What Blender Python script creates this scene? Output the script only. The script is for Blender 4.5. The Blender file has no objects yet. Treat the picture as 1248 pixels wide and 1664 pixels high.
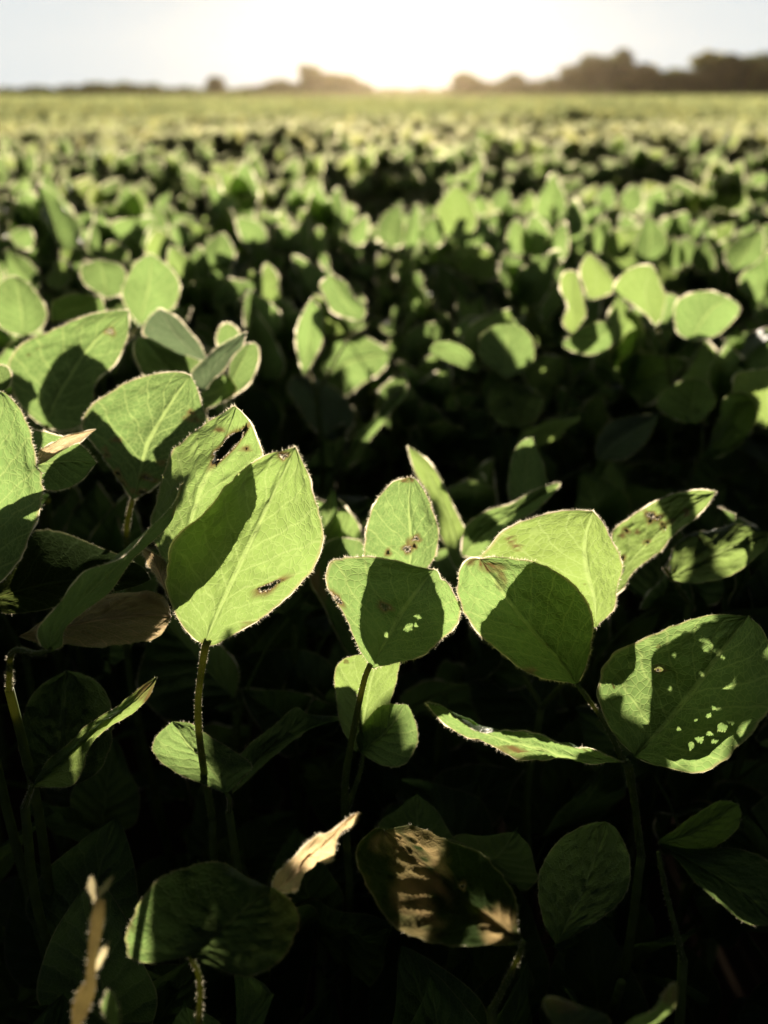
import bpy, math, random
import numpy as np
from mathutils import Vector, Matrix

# ------------------------------------------------------------------ camera, sky, sun, exposure
S = bpy.context.scene
C = S.collection
F_PX, CX, CY = 1441.0, 624.0, 832.0            # focal length and centre of the photograph, in its own pixels
CAM_H, PITCH = 0.95, math.radians(25.2)
SUN_EL, SUN_AZ = math.radians(7.5), math.radians(0.9)   # azimuth to the right of +Y
cam_d = bpy.data.cameras.new('camera')
cam = bpy.data.objects.new('camera', cam_d)
C.objects.link(cam)
cam.location = (0, 0, CAM_H)
cam.rotation_euler = (math.pi / 2 - PITCH, 0, 0)
cam_d.sensor_fit = 'VERTICAL'
cam_d.sensor_height = 36.0
cam_d.sensor_width = 27.0
cam_d.lens = 36.0 * F_PX / 1664.0
cam_d.clip_start = 0.02
cam_d.clip_end = 6000
cam_d.dof.use_dof = True
cam_d.dof.focus_distance = 0.505
cam_d.dof.aperture_fstop = 4.2
S.camera = cam

W = bpy.data.worlds.new('World')
S.world = W
W.use_nodes = True
wn, wl = W.node_tree.nodes, W.node_tree.links
bg = wn['Background']
sky = wn.new('ShaderNodeTexSky')
sky.sky_type = 'NISHITA'
sky.sun_disc = False
sky.sun_elevation = SUN_EL
sky.sun_rotation = SUN_AZ
sky.air_density = 0.2
sky.dust_density = 2.0
sky.ozone_density = 2.0
hs = wn.new('ShaderNodeHueSaturation')
hs.inputs['Saturation'].default_value = 0.16
hs.inputs['Value'].default_value = 0.125
wl.new(sky.outputs[0], hs.inputs['Color'])
cap = wn.new('ShaderNodeMix')            # the sky round the sun is no brighter than a thin even veil
cap.data_type = 'RGBA'
cap.blend_type = 'DARKEN'
cap.inputs[0].default_value = 1.0
cap.inputs[7].default_value = (0.8, 0.8, 0.8, 1)
gm = wn.new('ShaderNodeGamma')           # clear, deep upper sky over a pale horizon
gm.inputs['Gamma'].default_value = 1.75
wl.new(hs.outputs[0], gm.inputs['Color'])
wl.new(gm.outputs[0], cap.inputs[6])
tint = wn.new('ShaderNodeMix')
tint.data_type = 'RGBA'
tint.blend_type = 'MULTIPLY'
tint.inputs[0].default_value = 1.0
tint.inputs[7].default_value = (7.3, 7.75, 7.85, 1)
wl.new(cap.outputs[2], tint.inputs[6])
wl.new(tint.outputs[2], bg.inputs[0])
bg.inputs[1].default_value = 0.05

sun_d = bpy.data.lights.new('sun', 'SUN')
sun_d.energy = 5.0
sun_d.angle = math.radians(0.5)
sun_d.color = (1.0, 0.88, 0.70)
sun = bpy.data.objects.new('sun', sun_d)
C.objects.link(sun)
SUN = Vector((math.sin(SUN_AZ) * math.cos(SUN_EL), math.cos(SUN_AZ) * math.cos(SUN_EL), math.sin(SUN_EL)))
sun.rotation_euler = SUN.to_track_quat('Z', 'Y').to_euler()
sun.location = SUN * 50

S.view_settings.view_transform = 'Standard'
S.view_settings.look = 'None'
S.view_settings.exposure = 1.4
S.view_settings.gamma = 1.0
S.cycles.use_denoising = True
S.cycles.max_bounces = 8
S.cycles.diffuse_bounces = 2
S.cycles.glossy_bounces = 2
S.cycles.transmission_bounces = 5
S.cycles.transparent_max_bounces = 6
S.cycles.volume_bounces = 0
S.cycles.sample_clamp_indirect = 4.0

SP, CP = math.sin(PITCH), math.cos(PITCH)


def unproj(Q, D):
    """points of the photograph (n..,2) at distances D along the optical axis -> world points"""
    Q = np.asarray(Q, float)
    D = np.asarray(D, float)
    x = (Q[..., 0] - CX) / F_PX * D
    y = (CY - Q[..., 1]) / F_PX * D
    return np.stack([x, y * SP + D * CP, CAM_H + y * CP - D * SP], -1)


def at(px, py, d):
    return Vector(unproj((px, py), d))


# ------------------------------------------------------------------ materials
def new_mat(name):
    m = bpy.data.materials.new(name)
    m.use_nodes = True
    n = m.node_tree.nodes
    n.remove(n['Principled BSDF'])
    return m, n, m.node_tree.links, n['Material Output']


class NB:
    """small helper for math node chains"""
    def __init__(s, n, l):
        s.n, s.l = n, l

    def m(s, op, a, b=None, c=None):
        k = s.n.new('ShaderNodeMath')
        k.operation = op
        for i, v in enumerate((a, b, c)):
            if v is None:
                continue
            if isinstance(v, (int, float)):
                k.inputs[i].default_value = v
            else:
                s.l.new(v, k.inputs[i])
        return k.outputs[0]

    def step(s, v, lo, hi, a=0.0, b=1.0):
        k = s.n.new('ShaderNodeMapRange')
        k.interpolation_type = 'SMOOTHSTEP'
        s.l.new(v, k.inputs[0])
        k.inputs[1].default_value, k.inputs[2].default_value = lo, hi
        k.inputs[3].default_value, k.inputs[4].default_value = a, b
        return k.outputs[0]

    def mix(s, f, a, b, blend='MIX'):
        k = s.n.new('ShaderNodeMix')
        k.data_type = 'RGBA'
        k.blend_type = blend
        for i, v in ((0, f), (6, a), (7, b)):
            if isinstance(v, (int, float)):
                k.inputs[i].default_value = v
            elif isinstance(v, tuple):
                k.inputs[i].default_value = (*v, 1)
            else:
                s.l.new(v, k.inputs[i])
        return k.outputs[2]

    def noise(s, scale, detail=2.0, vec=None, rough=0.5):
        k = s.n.new('ShaderNodeTexNoise')
        k.inputs['Scale'].default_value = scale
        k.inputs['Detail'].default_value = detail
        k.inputs['Roughness'].default_value = rough
        if vec is not None:
            s.l.new(vec, k.inputs['Vector'])
        return k.outputs[0]


def leaf_material(name, refl, trans, veins=True, spec=0.35, rough=0.5, bump=0.8, mixf=0.5):
    m, n, l, out = new_mat(name)
    b = NB(n, l)
    tc = n.new('ShaderNodeTexCoord')
    oi = n.new('ShaderNodeObjectInfo')
    at_ = n.new('ShaderNodeAttribute')
    at_.attribute_name = 'rnd'
    dm = n.new('ShaderNodeAttribute')
    dm.attribute_name = 'dmg_or_sun'
    rnd = b.m('FRACT', b.m('ADD', oi.outputs['Random'], at_.outputs['Fac']))
    big = b.noise(18.0, 3.0, tc.outputs['Object'])
    val = b.m('ADD', b.m('MULTIPLY_ADD', rnd, 0.5, 0.66), b.m('MULTIPLY_ADD', big, 1.3, -0.58))
    c_r = b.mix(1.0, refl, val, 'MULTIPLY')
    if not veins:
        # the crop and the crowns grow in lusher and thinner patches
        val = b.m('MULTIPLY', val, b.m('MULTIPLY_ADD', b.noise(0.45, 3.0, tc.outputs['Object']), 2.0, 0.0))
        c_r = b.mix(1.0, refl, val, 'MULTIPLY')
    c_t = b.mix(1.0, trans, val, 'MULTIPLY')
    # a share of the leaves is yellower
    yel = b.step(rnd, 0.55, 1.0, 0.0, 0.5)
    c_t = b.mix(yel, c_t, tuple(1.0 * x for x in (trans[0] * 1.35, trans[1] * 1.06, trans[2] * 0.7)))
    if veins:
        uv = n.new('ShaderNodeUVMap')
        uv.uv_map = 'UVMap'
        sep = n.new('ShaderNodeSeparateXYZ')
        l.new(uv.outputs[0], sep.inputs[0])
        wob = b.noise(7.0, 2.0, uv.outputs[0])
        u0, v0 = sep.outputs[0], sep.outputs[1]
        x = b.m('ABSOLUTE', b.m('MULTIPLY_ADD', u0, 2.0, -1.0))
        side = b.m('GREATER_THAN', u0, 0.5)
        t = b.m('SUBTRACT', v0, b.m('MULTIPLY', x, b.m('MULTIPLY_ADD', x, -0.12, 0.40)))
        t = b.m('ADD', b.m('MULTIPLY', t, 7.5), b.m('MULTIPLY', side, 0.42))
        t = b.m('ADD', t, b.m('MULTIPLY_ADD', wob, 0.5, -0.25))
        f = b.m('MULTIPLY', b.m('ABSOLUTE', b.m('SUBTRACT', b.m('FRACT', t), 0.5)), 2.0)
        vein = b.step(f, 0.86, 0.97)
        mid = b.step(x, 0.018, 0.05, 1.0, 0.0)
        mp = n.new('ShaderNodeMapping')
        mp.inputs['Scale'].default_value = (24, 30, 1)
        l.new(uv.outputs[0], mp.inputs[0])
        vo = n.new('ShaderNodeTexVoronoi')
        vo.feature = 'DISTANCE_TO_EDGE'
        vo.inputs['Scale'].default_value = 1.0
        l.new(mp.outputs[0], vo.inputs['Vector'])
        ret = b.step(vo.outputs[0], 0.0, 0.13, 1.0, 0.0)
        vm = b.m('MAXIMUM', b.m('MAXIMUM', b.m('MULTIPLY', vein, 0.8), mid), b.m('MULTIPLY', ret, 0.5))
        c_r = b.mix(b.m('MULTIPLY', vm, 0.5), c_r, tuple(min(1, x_ * 1.9 + 0.02) for x_ in refl))
        c_t = b.mix(b.m('MULTIPLY', vm, 0.85), c_t, (trans[0] * 1.8, trans[1] * 1.5, trans[2] * 1.7))
        # pale margin
        rim = b.step(x, 0.955, 0.995, 0.0, 0.7)
        c_r = b.mix(rim, c_r, (0.30, 0.30, 0.16))
        c_t = b.mix(rim, c_t, (0.50, 0.45, 0.22))
        # brown flecks
        fl = b.noise(130.0, 2.0, tc.outputs['Object'])
        wh = b.noise(9.0, 1.0, tc.outputs['Object'])
        spot = b.m('MULTIPLY', b.step(fl, 0.69, 0.73), b.step(wh, 0.5, 0.62))
        c_r = b.mix(b.m('MULTIPLY', spot, 0.8), c_r, (0.10, 0.055, 0.02))
        c_t = b.mix(b.m('MULTIPLY', spot, 0.8), c_t, (0.10, 0.05, 0.015))
        hgt = b.m('SUBTRACT', b.m('MULTIPLY', b.step(f, 0.1, 1.0, 1.0, 0.0), 0.5),
                  b.m('ADD', b.m('MULTIPLY', ret, 0.10), b.m('MULTIPLY', mid, 0.4)))
        hgt = b.m('ADD', hgt, b.m('MULTIPLY', b.noise(60.0, 2.0, tc.outputs['Object']), 0.3))
        bp = n.new('ShaderNodeBump')
        bp.inputs['Strength'].default_value = bump
        bp.inputs['Distance'].default_value = 0.0022
        l.new(hgt, bp.inputs['Height'])
        nrm = bp.outputs[0]
    else:
        nrm = None
    c_r = b.mix(dm.outputs['Fac'], c_r, (0.55, 0.40, 0.19))  # tan of dead tissue and hole rims, also of one painted sun patch
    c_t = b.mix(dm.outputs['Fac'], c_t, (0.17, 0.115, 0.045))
    p = n.new('ShaderNodeBsdfPrincipled')
    l.new(c_r, p.inputs['Base Color'])
    p.inputs['Roughness'].default_value = rough
    p.inputs['Specular IOR Level'].default_value = spec
    tr = n.new('ShaderNodeBsdfTranslucent')
    l.new(c_t, tr.inputs['Color'])
    if nrm is not None:
        l.new(nrm, p.inputs['Normal'])
        l.new(nrm, tr.inputs['Normal'])
    mx = n.new('ShaderNodeMixShader')
    mx.inputs[0].default_value = mixf
    l.new(p.outputs[0], mx.inputs[1])
    l.new(tr.outputs[0], mx.inputs[2])
    l.new(mx.outputs[0], out.inputs[0])
    return m


def felt_material(name, tint, spread=0.78):
    """fine pale hairs: most of the light goes on forward through them, a little comes back"""
    m, n, l, out = new_mat(name)
    rf = n.new('ShaderNodeBsdfRefraction')
    rf.inputs['Color'].default_value = (*tint, 1)
    rf.inputs['IOR'].default_value = 1.25
    rf.inputs['Roughness'].default_value = 0.75
    tr = n.new('ShaderNodeBsdfTranslucent')
    tr.inputs['Color'].default_value = (*tint, 1)
    df = n.new('ShaderNodeBsdfDiffuse')
    df.inputs['Color'].default_value = (tint[0] * .35, tint[1] * .35, tint[2] * .3, 1)
    m1, m2 = n.new('ShaderNodeMixShader'), n.new('ShaderNodeMixShader')
    m1.inputs[0].default_value = spread
    l.new(rf.outputs[0], m1.inputs[1])
    l.new(tr.outputs[0], m1.inputs[2])
    m2.inputs[0].default_value = 0.2
    l.new(m1.outputs[0], m2.inputs[1])
    l.new(df.outputs[0], m2.inputs[2])
    l.new(m2.outputs[0], out.inputs[0])
    return m


def plain_material(name, col, trans=None, rough=0.7, spec=0.2, noise=None, mixf=0.5):
    m, n, l, out = new_mat(name)
    b = NB(n, l)
    p = n.new('ShaderNodeBsdfPrincipled')
    p.inputs['Roughness'].default_value = rough
    p.inputs['Specular IOR Level'].default_value = spec
    tc = n.new('ShaderNodeTexCoord')
    nz = b.noise(noise or 40.0, 4.0, tc.outputs['Object'])
    c = b.mix(1.0, col, b.m('MULTIPLY_ADD', nz, 1.1, 0.45), 'MULTIPLY')
    l.new(c, p.inputs['Base Color'])
    if trans:
        tr = n.new('ShaderNodeBsdfTranslucent')
        c2 = b.mix(1.0, trans, b.m('MULTIPLY_ADD', nz, 1.1, 0.45), 'MULTIPLY')
        l.new(c2, tr.inputs['Color'])
        mx = n.new('ShaderNodeMixShader')
        mx.inputs[0].default_value = mixf
        l.new(p.outputs[0], mx.inputs[1])
        l.new(tr.outputs[0], mx.inputs[2])
        l.new(mx.outputs[0], out.inputs[0])
    else:
        l.new(p.outputs[0], out.inputs[0])
    return m


M_LEAF = leaf_material('soybean_leaf', (0.017, 0.042, 0.013), (0.236, 0.370, 0.110), spec=0.42, rough=0.45)
M_LEAF_DRY = leaf_material('dry_leaf', (0.42, 0.34, 0.20), (0.66, 0.54, 0.30), spec=0.3)
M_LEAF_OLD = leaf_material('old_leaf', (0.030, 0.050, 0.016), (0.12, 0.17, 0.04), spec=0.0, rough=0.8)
M_LEAF_SKY_TINT = leaf_material('sky_tinted_leaf', (0.14, 0.19, 0.145), (0.13, 0.19, 0.09), spec=0.5, rough=0.5)  # sky sheen put into the base colour as a paler teal
M_STEM_SUN_TINT = plain_material('sun_tinted_stem', (0.42, 0.38, 0.22), (0.6, 0.52, 0.3), rough=0.5, spec=0.3, noise=120, mixf=0.5)  # sunlight on the seedling put into the stem colour
M_HAIR = felt_material('leaf_hair', (1.0, 0.90, 0.72))
M_STEM = plain_material('green_stem', (0.10, 0.15, 0.04), (0.35, 0.36, 0.10), rough=0.55, spec=0.35, noise=90, mixf=0.35)
M_FIELD = leaf_material('field_leaf', (0.03, 0.062, 0.022), (0.31, 0.345, 0.15), veins=False, spec=0.05, rough=0.6)  # pale golden cast of sun glare mixed into the leaf colour
M_MID = leaf_material('mid_leaf', (0.025, 0.053, 0.018), (0.262, 0.362, 0.122), veins=False, spec=0.2, rough=0.5)
M_RIM = felt_material('leaf_margin', (0.86, 0.78, 0.56), 0.94)
M_SOIL = plain_material('soil', (0.045, 0.03, 0.018), noise=30, rough=0.95, spec=0.05)
M_BARK = plain_material('bark', (0.09, 0.065, 0.045), noise=3, rough=0.9)
M_CROWN = leaf_material('tree_foliage', (0.040, 0.058, 0.018), (0.12, 0.14, 0.028), veins=False, spec=0.15, mixf=0.4)
M_CROWN_PALE = leaf_material('pale_tree_foliage', (0.08, 0.10, 0.025), (0.30, 0.28, 0.05), veins=False, spec=0.15, mixf=0.4)


# ------------------------------------------------------------------ mesh helpers
def mesh_np(name, V, quads=None, tris=None, mi_q=None, mi_t=None, uv=None, attrs=None, mats=(), smooth=True):
    V = np.asarray(V, np.float32)
    quads = np.zeros((0, 4), np.int32) if quads is None else np.asarray(quads, np.int32)
    tris = np.zeros((0, 3), np.int32) if tris is None else np.asarray(tris, np.int32)
    me = bpy.data.meshes.new(name)
    me.vertices.add(len(V))
    me.vertices.foreach_set('co', V.ravel())
    loops = np.concatenate([quads.ravel(), tris.ravel()])
    me.loops.add(len(loops))
    me.loops.foreach_set('vertex_index', loops)
    npoly = len(quads) + len(tris)
    me.polygons.add(npoly)
    st = np.concatenate([np.arange(len(quads)) * 4, len(quads) * 4 + np.arange(len(tris)) * 3]).astype(np.int32)
    me.polygons.foreach_set('loop_start', st)
    mi = np.concatenate([np.zeros(len(quads), np.int32) if mi_q is None else np.asarray(mi_q, np.int32),
                         np.zeros(len(tris), np.int32) if mi_t is None else np.asarray(mi_t, np.int32)])
    for m in mats:
        me.materials.append(m)
    me.polygons.foreach_set('material_index', mi)
    me.polygons.foreach_set('use_smooth', np.full(npoly, smooth, bool))
    if uv is not None:
        lay = me.uv_layers.new(name='UVMap')
        lay.data.foreach_set('uv', np.asarray(uv, np.float32)[loops].ravel())
    for k, a in (attrs or {}).items():
        A = me.attributes.new(k, 'FLOAT', 'POINT')
        A.data.foreach_set('value', np.asarray(a, np.float32))
    me.update(calc_edges=True)
    me.validate()
    return me


def obj(name, me, parent=None, mw=None):
    o = bpy.data.objects.new(name, me)
    C.objects.link(o)
    if parent is not None:
        o.parent = parent
    if mw is not None:
        o.matrix_basis = mw
    return o


def thing(name, label, cat, loc=(0, 0, 0), group=None):
    o = bpy.data.objects.new(name, None)
    o.empty_display_size = 0.05
    C.objects.link(o)
    o.location = loc
    o['label'] = label
    o['category'] = cat
    if group:
        o['group'] = group
    return o


def grid_quads(nu, nv):
    i = np.arange(nu)[:, None] * (nv + 1) + np.arange(nv)[None, :]
    return np.stack([i, i + 1, i + nv + 2, i + nv + 1], -1).reshape(-1, 4)


def normals_of(P):
    du = np.gradient(P, axis=0)
    dv = np.gradient(P, axis=1)
    n = np.cross(du, dv)
    return n / np.maximum(np.linalg.norm(n, axis=-1, keepdims=True), 1e-9)


def catmull(pts, n):
    P = np.asarray(pts, float)
    if len(P) == 2:
        t = np.linspace(0, 1, n)[:, None]
        return P[0] * (1 - t) + P[1] * t
    E = np.vstack([2 * P[0] - P[1], P, 2 * P[-1] - P[-2]])
    out = []
    for i in range(1, len(E) - 2):
        t = np.linspace(0, 1, 16, endpoint=False)[:, None]
        a, b, c, d = E[i - 1], E[i], E[i + 1], E[i + 2]
        out.append(0.5 * (2 * b + (c - a) * t + (2 * a - 5 * b + 4 * c - d) * t ** 2 + (3 * b - a - 3 * c + d) * t ** 3))
    out.append(P[-1:])
    out = np.vstack(out)
    s = np.r_[0, np.cumsum(np.linalg.norm(np.diff(out, axis=0), axis=1))]
    t = np.linspace(0, s[-1], n)
    return np.stack([np.interp(t, s, out[:, k]) for k in range(P.shape[1])], -1)


def hair_tris(base, outd, nrm, rng, length, width, jit=0.5):
    n = len(base)
    d = outd + nrm * rng.normal(0, jit, (n, 1)) + rng.normal(0, 0.25, (n, 3))
    d /= np.linalg.norm(d, axis=1, keepdims=True)
    side = np.cross(d, rng.normal(0, 1, (n, 3)))
    side /= np.maximum(np.linalg.norm(side, axis=1, keepdims=True), 1e-9)
    L = length * rng.uniform(0.15, 1.3, (n, 1))
    V = np.stack([base - side * width * .5 - d * 2e-4, base + side * width * .5 - d * 2e-4, base + d * L], 1).reshape(-1, 3)
    return V, np.arange(3 * n).reshape(-1, 3)


def leaf_mesh(name, P, UVp, rng, hair=(0, 0, 0), hide=None, dmg_or_sun=None, mats=(M_LEAF, M_HAIR), rim=0.0, hair_edge=None):
    """P (nu+1, nv+1, 3): one leaflet; hair = (count per side, length, width); rim = width of a pale felt strip round the edge"""
    nu, nv = P.shape[0] - 1, P.shape[1] - 1
    N = normals_of(P)
    q = grid_quads(nu, nv)
    V = P.reshape(-1, 3)
    d = np.zeros(len(V)) if dmg_or_sun is None else dmg_or_sun.ravel()
    uv = UVp.reshape(-1, 2)
    miq = np.zeros(len(q), int)
    if hide is not None:
        q = q[~hide.ravel()]
        miq = np.zeros(len(q), int)
    # boundary: left side, right side
    bl, br = P[:, 0], P[:, -1]
    ol = P[:, 0] - P[:, 1]
    orr = P[:, -1] - P[:, -2]
    nl, nr = N[:, 0], N[:, -1]
    B = np.vstack([bl, br[::-1]])
    tg = np.gradient(B, axis=0)
    Nn = np.vstack([nl, nr[::-1]])
    O = np.cross(tg, Nn)
    ref = np.vstack([ol, orr[::-1]])
    O *= np.sign((O * ref).sum(1, keepdims=True) + 1e-12)
    for _ in range(2):
        O[1:-1] = (O[:-2] + O[1:-1] + O[2:]) / 3
    O /= np.maximum(np.linalg.norm(O, axis=1, keepdims=True), 1e-9)
    tris = np.zeros((0, 3), int)
    if rim > 0:
        k0 = len(V)
        keep = np.arange(2, len(B) - 2)
        a = B[keep]
        g = np.interp(np.linspace(0, 26, len(keep)), np.arange(27), rng.uniform(-.7, 1.7, 27)).clip(.02, 1.4)[:, None]
        o2 = a + O[keep] * rim * g * rng.uniform(.6, 1.25, (len(keep), 1)) + Nn[keep] * rim * g * .6
        V = np.vstack([V, a, o2])
        m = len(keep)
        ii = np.arange(m - 1)
        q = np.vstack([q, np.stack([k0 + ii, k0 + ii + 1, k0 + m + ii + 1, k0 + m + ii], -1)])
        miq = np.r_[miq, np.ones(m - 1, int)]
        uv = np.vstack([uv, np.zeros((2 * m, 2))])
        d = np.r_[d, np.zeros(2 * m)]
    if hair[0] > 0:
        s = np.r_[0, np.cumsum(np.linalg.norm(np.diff(B, axis=0), axis=1))]
        t = rng.uniform(0, s[-1], hair[0] * 2)
        f = lambda A: np.stack([np.interp(t, s, A[:, k]) for k in range(3)], -1)
        hv, ht = hair_tris(f(B), f(O), f(Nn), rng, hair[1], hair[2])
        if hair_edge is not None:
            hv2, ht2 = hair_tris(*hair_edge, rng, hair[1] * .8, hair[2])
            hv, ht = np.vstack([hv, hv2]), np.vstack([ht, ht2 + len(hv)])
        tris = ht + len(V)
        V = np.vstack([V, hv])
        uv = np.vstack([uv, np.zeros((len(hv), 2))])
        d = np.r_[d, np.zeros(len(hv))]
    return mesh_np(name, V, q, tris, miq, np.ones(len(tris), int), uv, {'dmg_or_sun': d}, mats)


def quilt(U, Vv, rng):
    """raised cushions between the side veins of a leaflet, 0 on the veins"""
    x = np.abs(Vv)
    t = (U - x * (0.40 - 0.12 * x)) * 7.5 + (Vv > 0) * 0.42
    h = np.abs(np.sin(np.pi * t)) ** 0.7 * np.clip(x * 5, 0, 1) * np.clip((1.02 - x) * 6, 0, 1)
    return h


def smooth_noise(shape, rng, cells):
    g = rng.normal(0, 1, (cells + 3, cells + 3))
    u = np.linspace(0, cells, shape[0])
    v = np.linspace(0, cells, shape[1])
    iu, iv = np.minimum(u.astype(int), cells - 1), np.minimum(v.astype(int), cells - 1)
    fu, fv = u - iu, v - iv
    fu, fv = (3 - 2 * fu) * fu * fu, (3 - 2 * fv) * fv * fv
    a = g[np.ix_(iu, iv)]; b = g[np.ix_(iu + 1, iv)]; c = g[np.ix_(iu, iv + 1)]; d = g[np.ix_(iu + 1, iv + 1)]
    fu, fv = fu[:, None], fv[None, :]
    return (a * (1 - fu) + b * fu) * (1 - fv) + (c * (1 - fu) + d * fu) * fv


def tube(pts, radii, n=8, steps=None):
    P = catmull(pts, steps or max(6, 6 * len(pts)))
    R = np.interp(np.linspace(0, 1, len(P)), np.linspace(0, 1, len(radii)), radii)
    T = np.gradient(P, axis=0)
    T /= np.linalg.norm(T, axis=1, keepdims=True)
    ref = np.array([0.31, 0.87, 0.38])
    A = np.cross(T, ref)
    A /= np.linalg.norm(A, axis=1, keepdims=True)
    Bn = np.cross(T, A)
    an = np.linspace(0, 2 * np.pi, n, endpoint=False)
    D = np.cos(an)[None, :, None] * A[:, None] + np.sin(an)[None, :, None] * Bn[:, None]
    V = P[:, None] + D * R[:, None, None]
    m = len(P)
    i = np.arange(m - 1)[:, None] * n
    j = np.arange(n)[None, :]
    q = np.stack([i + j, i + (j + 1) % n, i + n + (j + 1) % n, i + n + j], -1).reshape(-1, 4)
    V2 = np.vstack([V.reshape(-1, 3), P[:1], P[-1:]])
    k = m * n
    tr = np.vstack([np.stack([np.full(n, k), (np.arange(n) + 1) % n, np.arange(n)], -1),
                    np.stack([np.full(n, k + 1), (m - 1) * n + np.arange(n), (m - 1) * n + (np.arange(n) + 1) % n], -1)])
    return V2, q, tr, V.reshape(-1, 3), D.reshape(-1, 3)


def tube_mesh(name, pts, radii, rng, n=8, hair=(0, 0, 0), mats=None):
    V, q, tr, sv, sd = tube(pts, radii, n)
    mt = np.zeros(len(tr), int)
    if hair[0]:
        i = rng.integers(0, len(sv) - n, hair[0])
        f = rng.uniform(0, 1, (hair[0], 1))
        b = sv[i] * (1 - f) + sv[i + n] * f
        hv, ht = hair_tris(b, sd[i], np.zeros_like(b), rng, hair[1], hair[2])
        tr = np.vstack([tr, ht + len(V)])
        mt = np.r_[mt, np.ones(len(ht), int)]
        V = np.vstack([V, hv])
    return mesh_np(name, V, q, tr, None, mt, None, None, mats or (M_STEM, M_HAIR))


# ------------------------------------------------------------------ ground
def build_ground():
    r = np.random.default_rng(5)
    ys = np.r_[np.linspace(-3, 12, 60), np.geomspace(13, 3000, 30)]
    xs = np.r_[-np.geomspace(2500, 9, 22), np.linspace(-8, 8, 50), np.geomspace(9, 2500, 22)]
    X, Y = np.meshgrid(xs, ys)
    Z = r.normal(0, 0.012, X.shape) * (np.abs(X) < 9) * (Y < 13)
    P = np.stack([X, Y, Z], -1)
    o = obj('ground', mesh_np('ground', P.reshape(-1, 3), grid_quads(len(ys) - 1, len(xs) - 1), mats=(M_SOIL,)))
    o['label'] = 'dark bare soil under the soybean field'
    o['category'] = 'ground'
    o['kind'] = 'structure'


build_ground()

# ------------------------------------------------------------------ near plants, leaflet by leaflet
Z1 = lambda p: [(x / 2, 440 + y / 2) for x, y in p]
Z2 = lambda p: [(480 + x / 1.625, 700 + y / 1.625) for x, y in p]
Z3 = lambda p: [(x / 2, 1050 + y / 2) for x, y in p]
Z4 = lambda p: [(624 + x / 2, 1050 + y / 2) for x, y in p]
Z7 = lambda p: [(624 + x / 2, 380 + y / 2) for x, y in p]
Z8 = lambda p: [(200 + x / 2.496, 380 + y / 2.496) for x, y in p]
SUNV = np.array(SUN)
# leaves low in the stand that a stray ray of the sun still reaches
BEAMS = [np.array(at(*b_)) for b_ in ((500, 1385, .42), (540, 1350, .42), (719, 1450, .42), (148, 1530, .352), (150, 1600, .35), (326, 1175, .522), (1155, 905, .66), (1140, 880, .66),
                                     (275, 1235, .54), (800, 1190, .475), (240, 1120, .455), (260, 1000, .51))]
SEEN = []          # points of the traced leaves farther back, not to be grown over
LIT = []           # world points on leaves the low sun reaches


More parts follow.
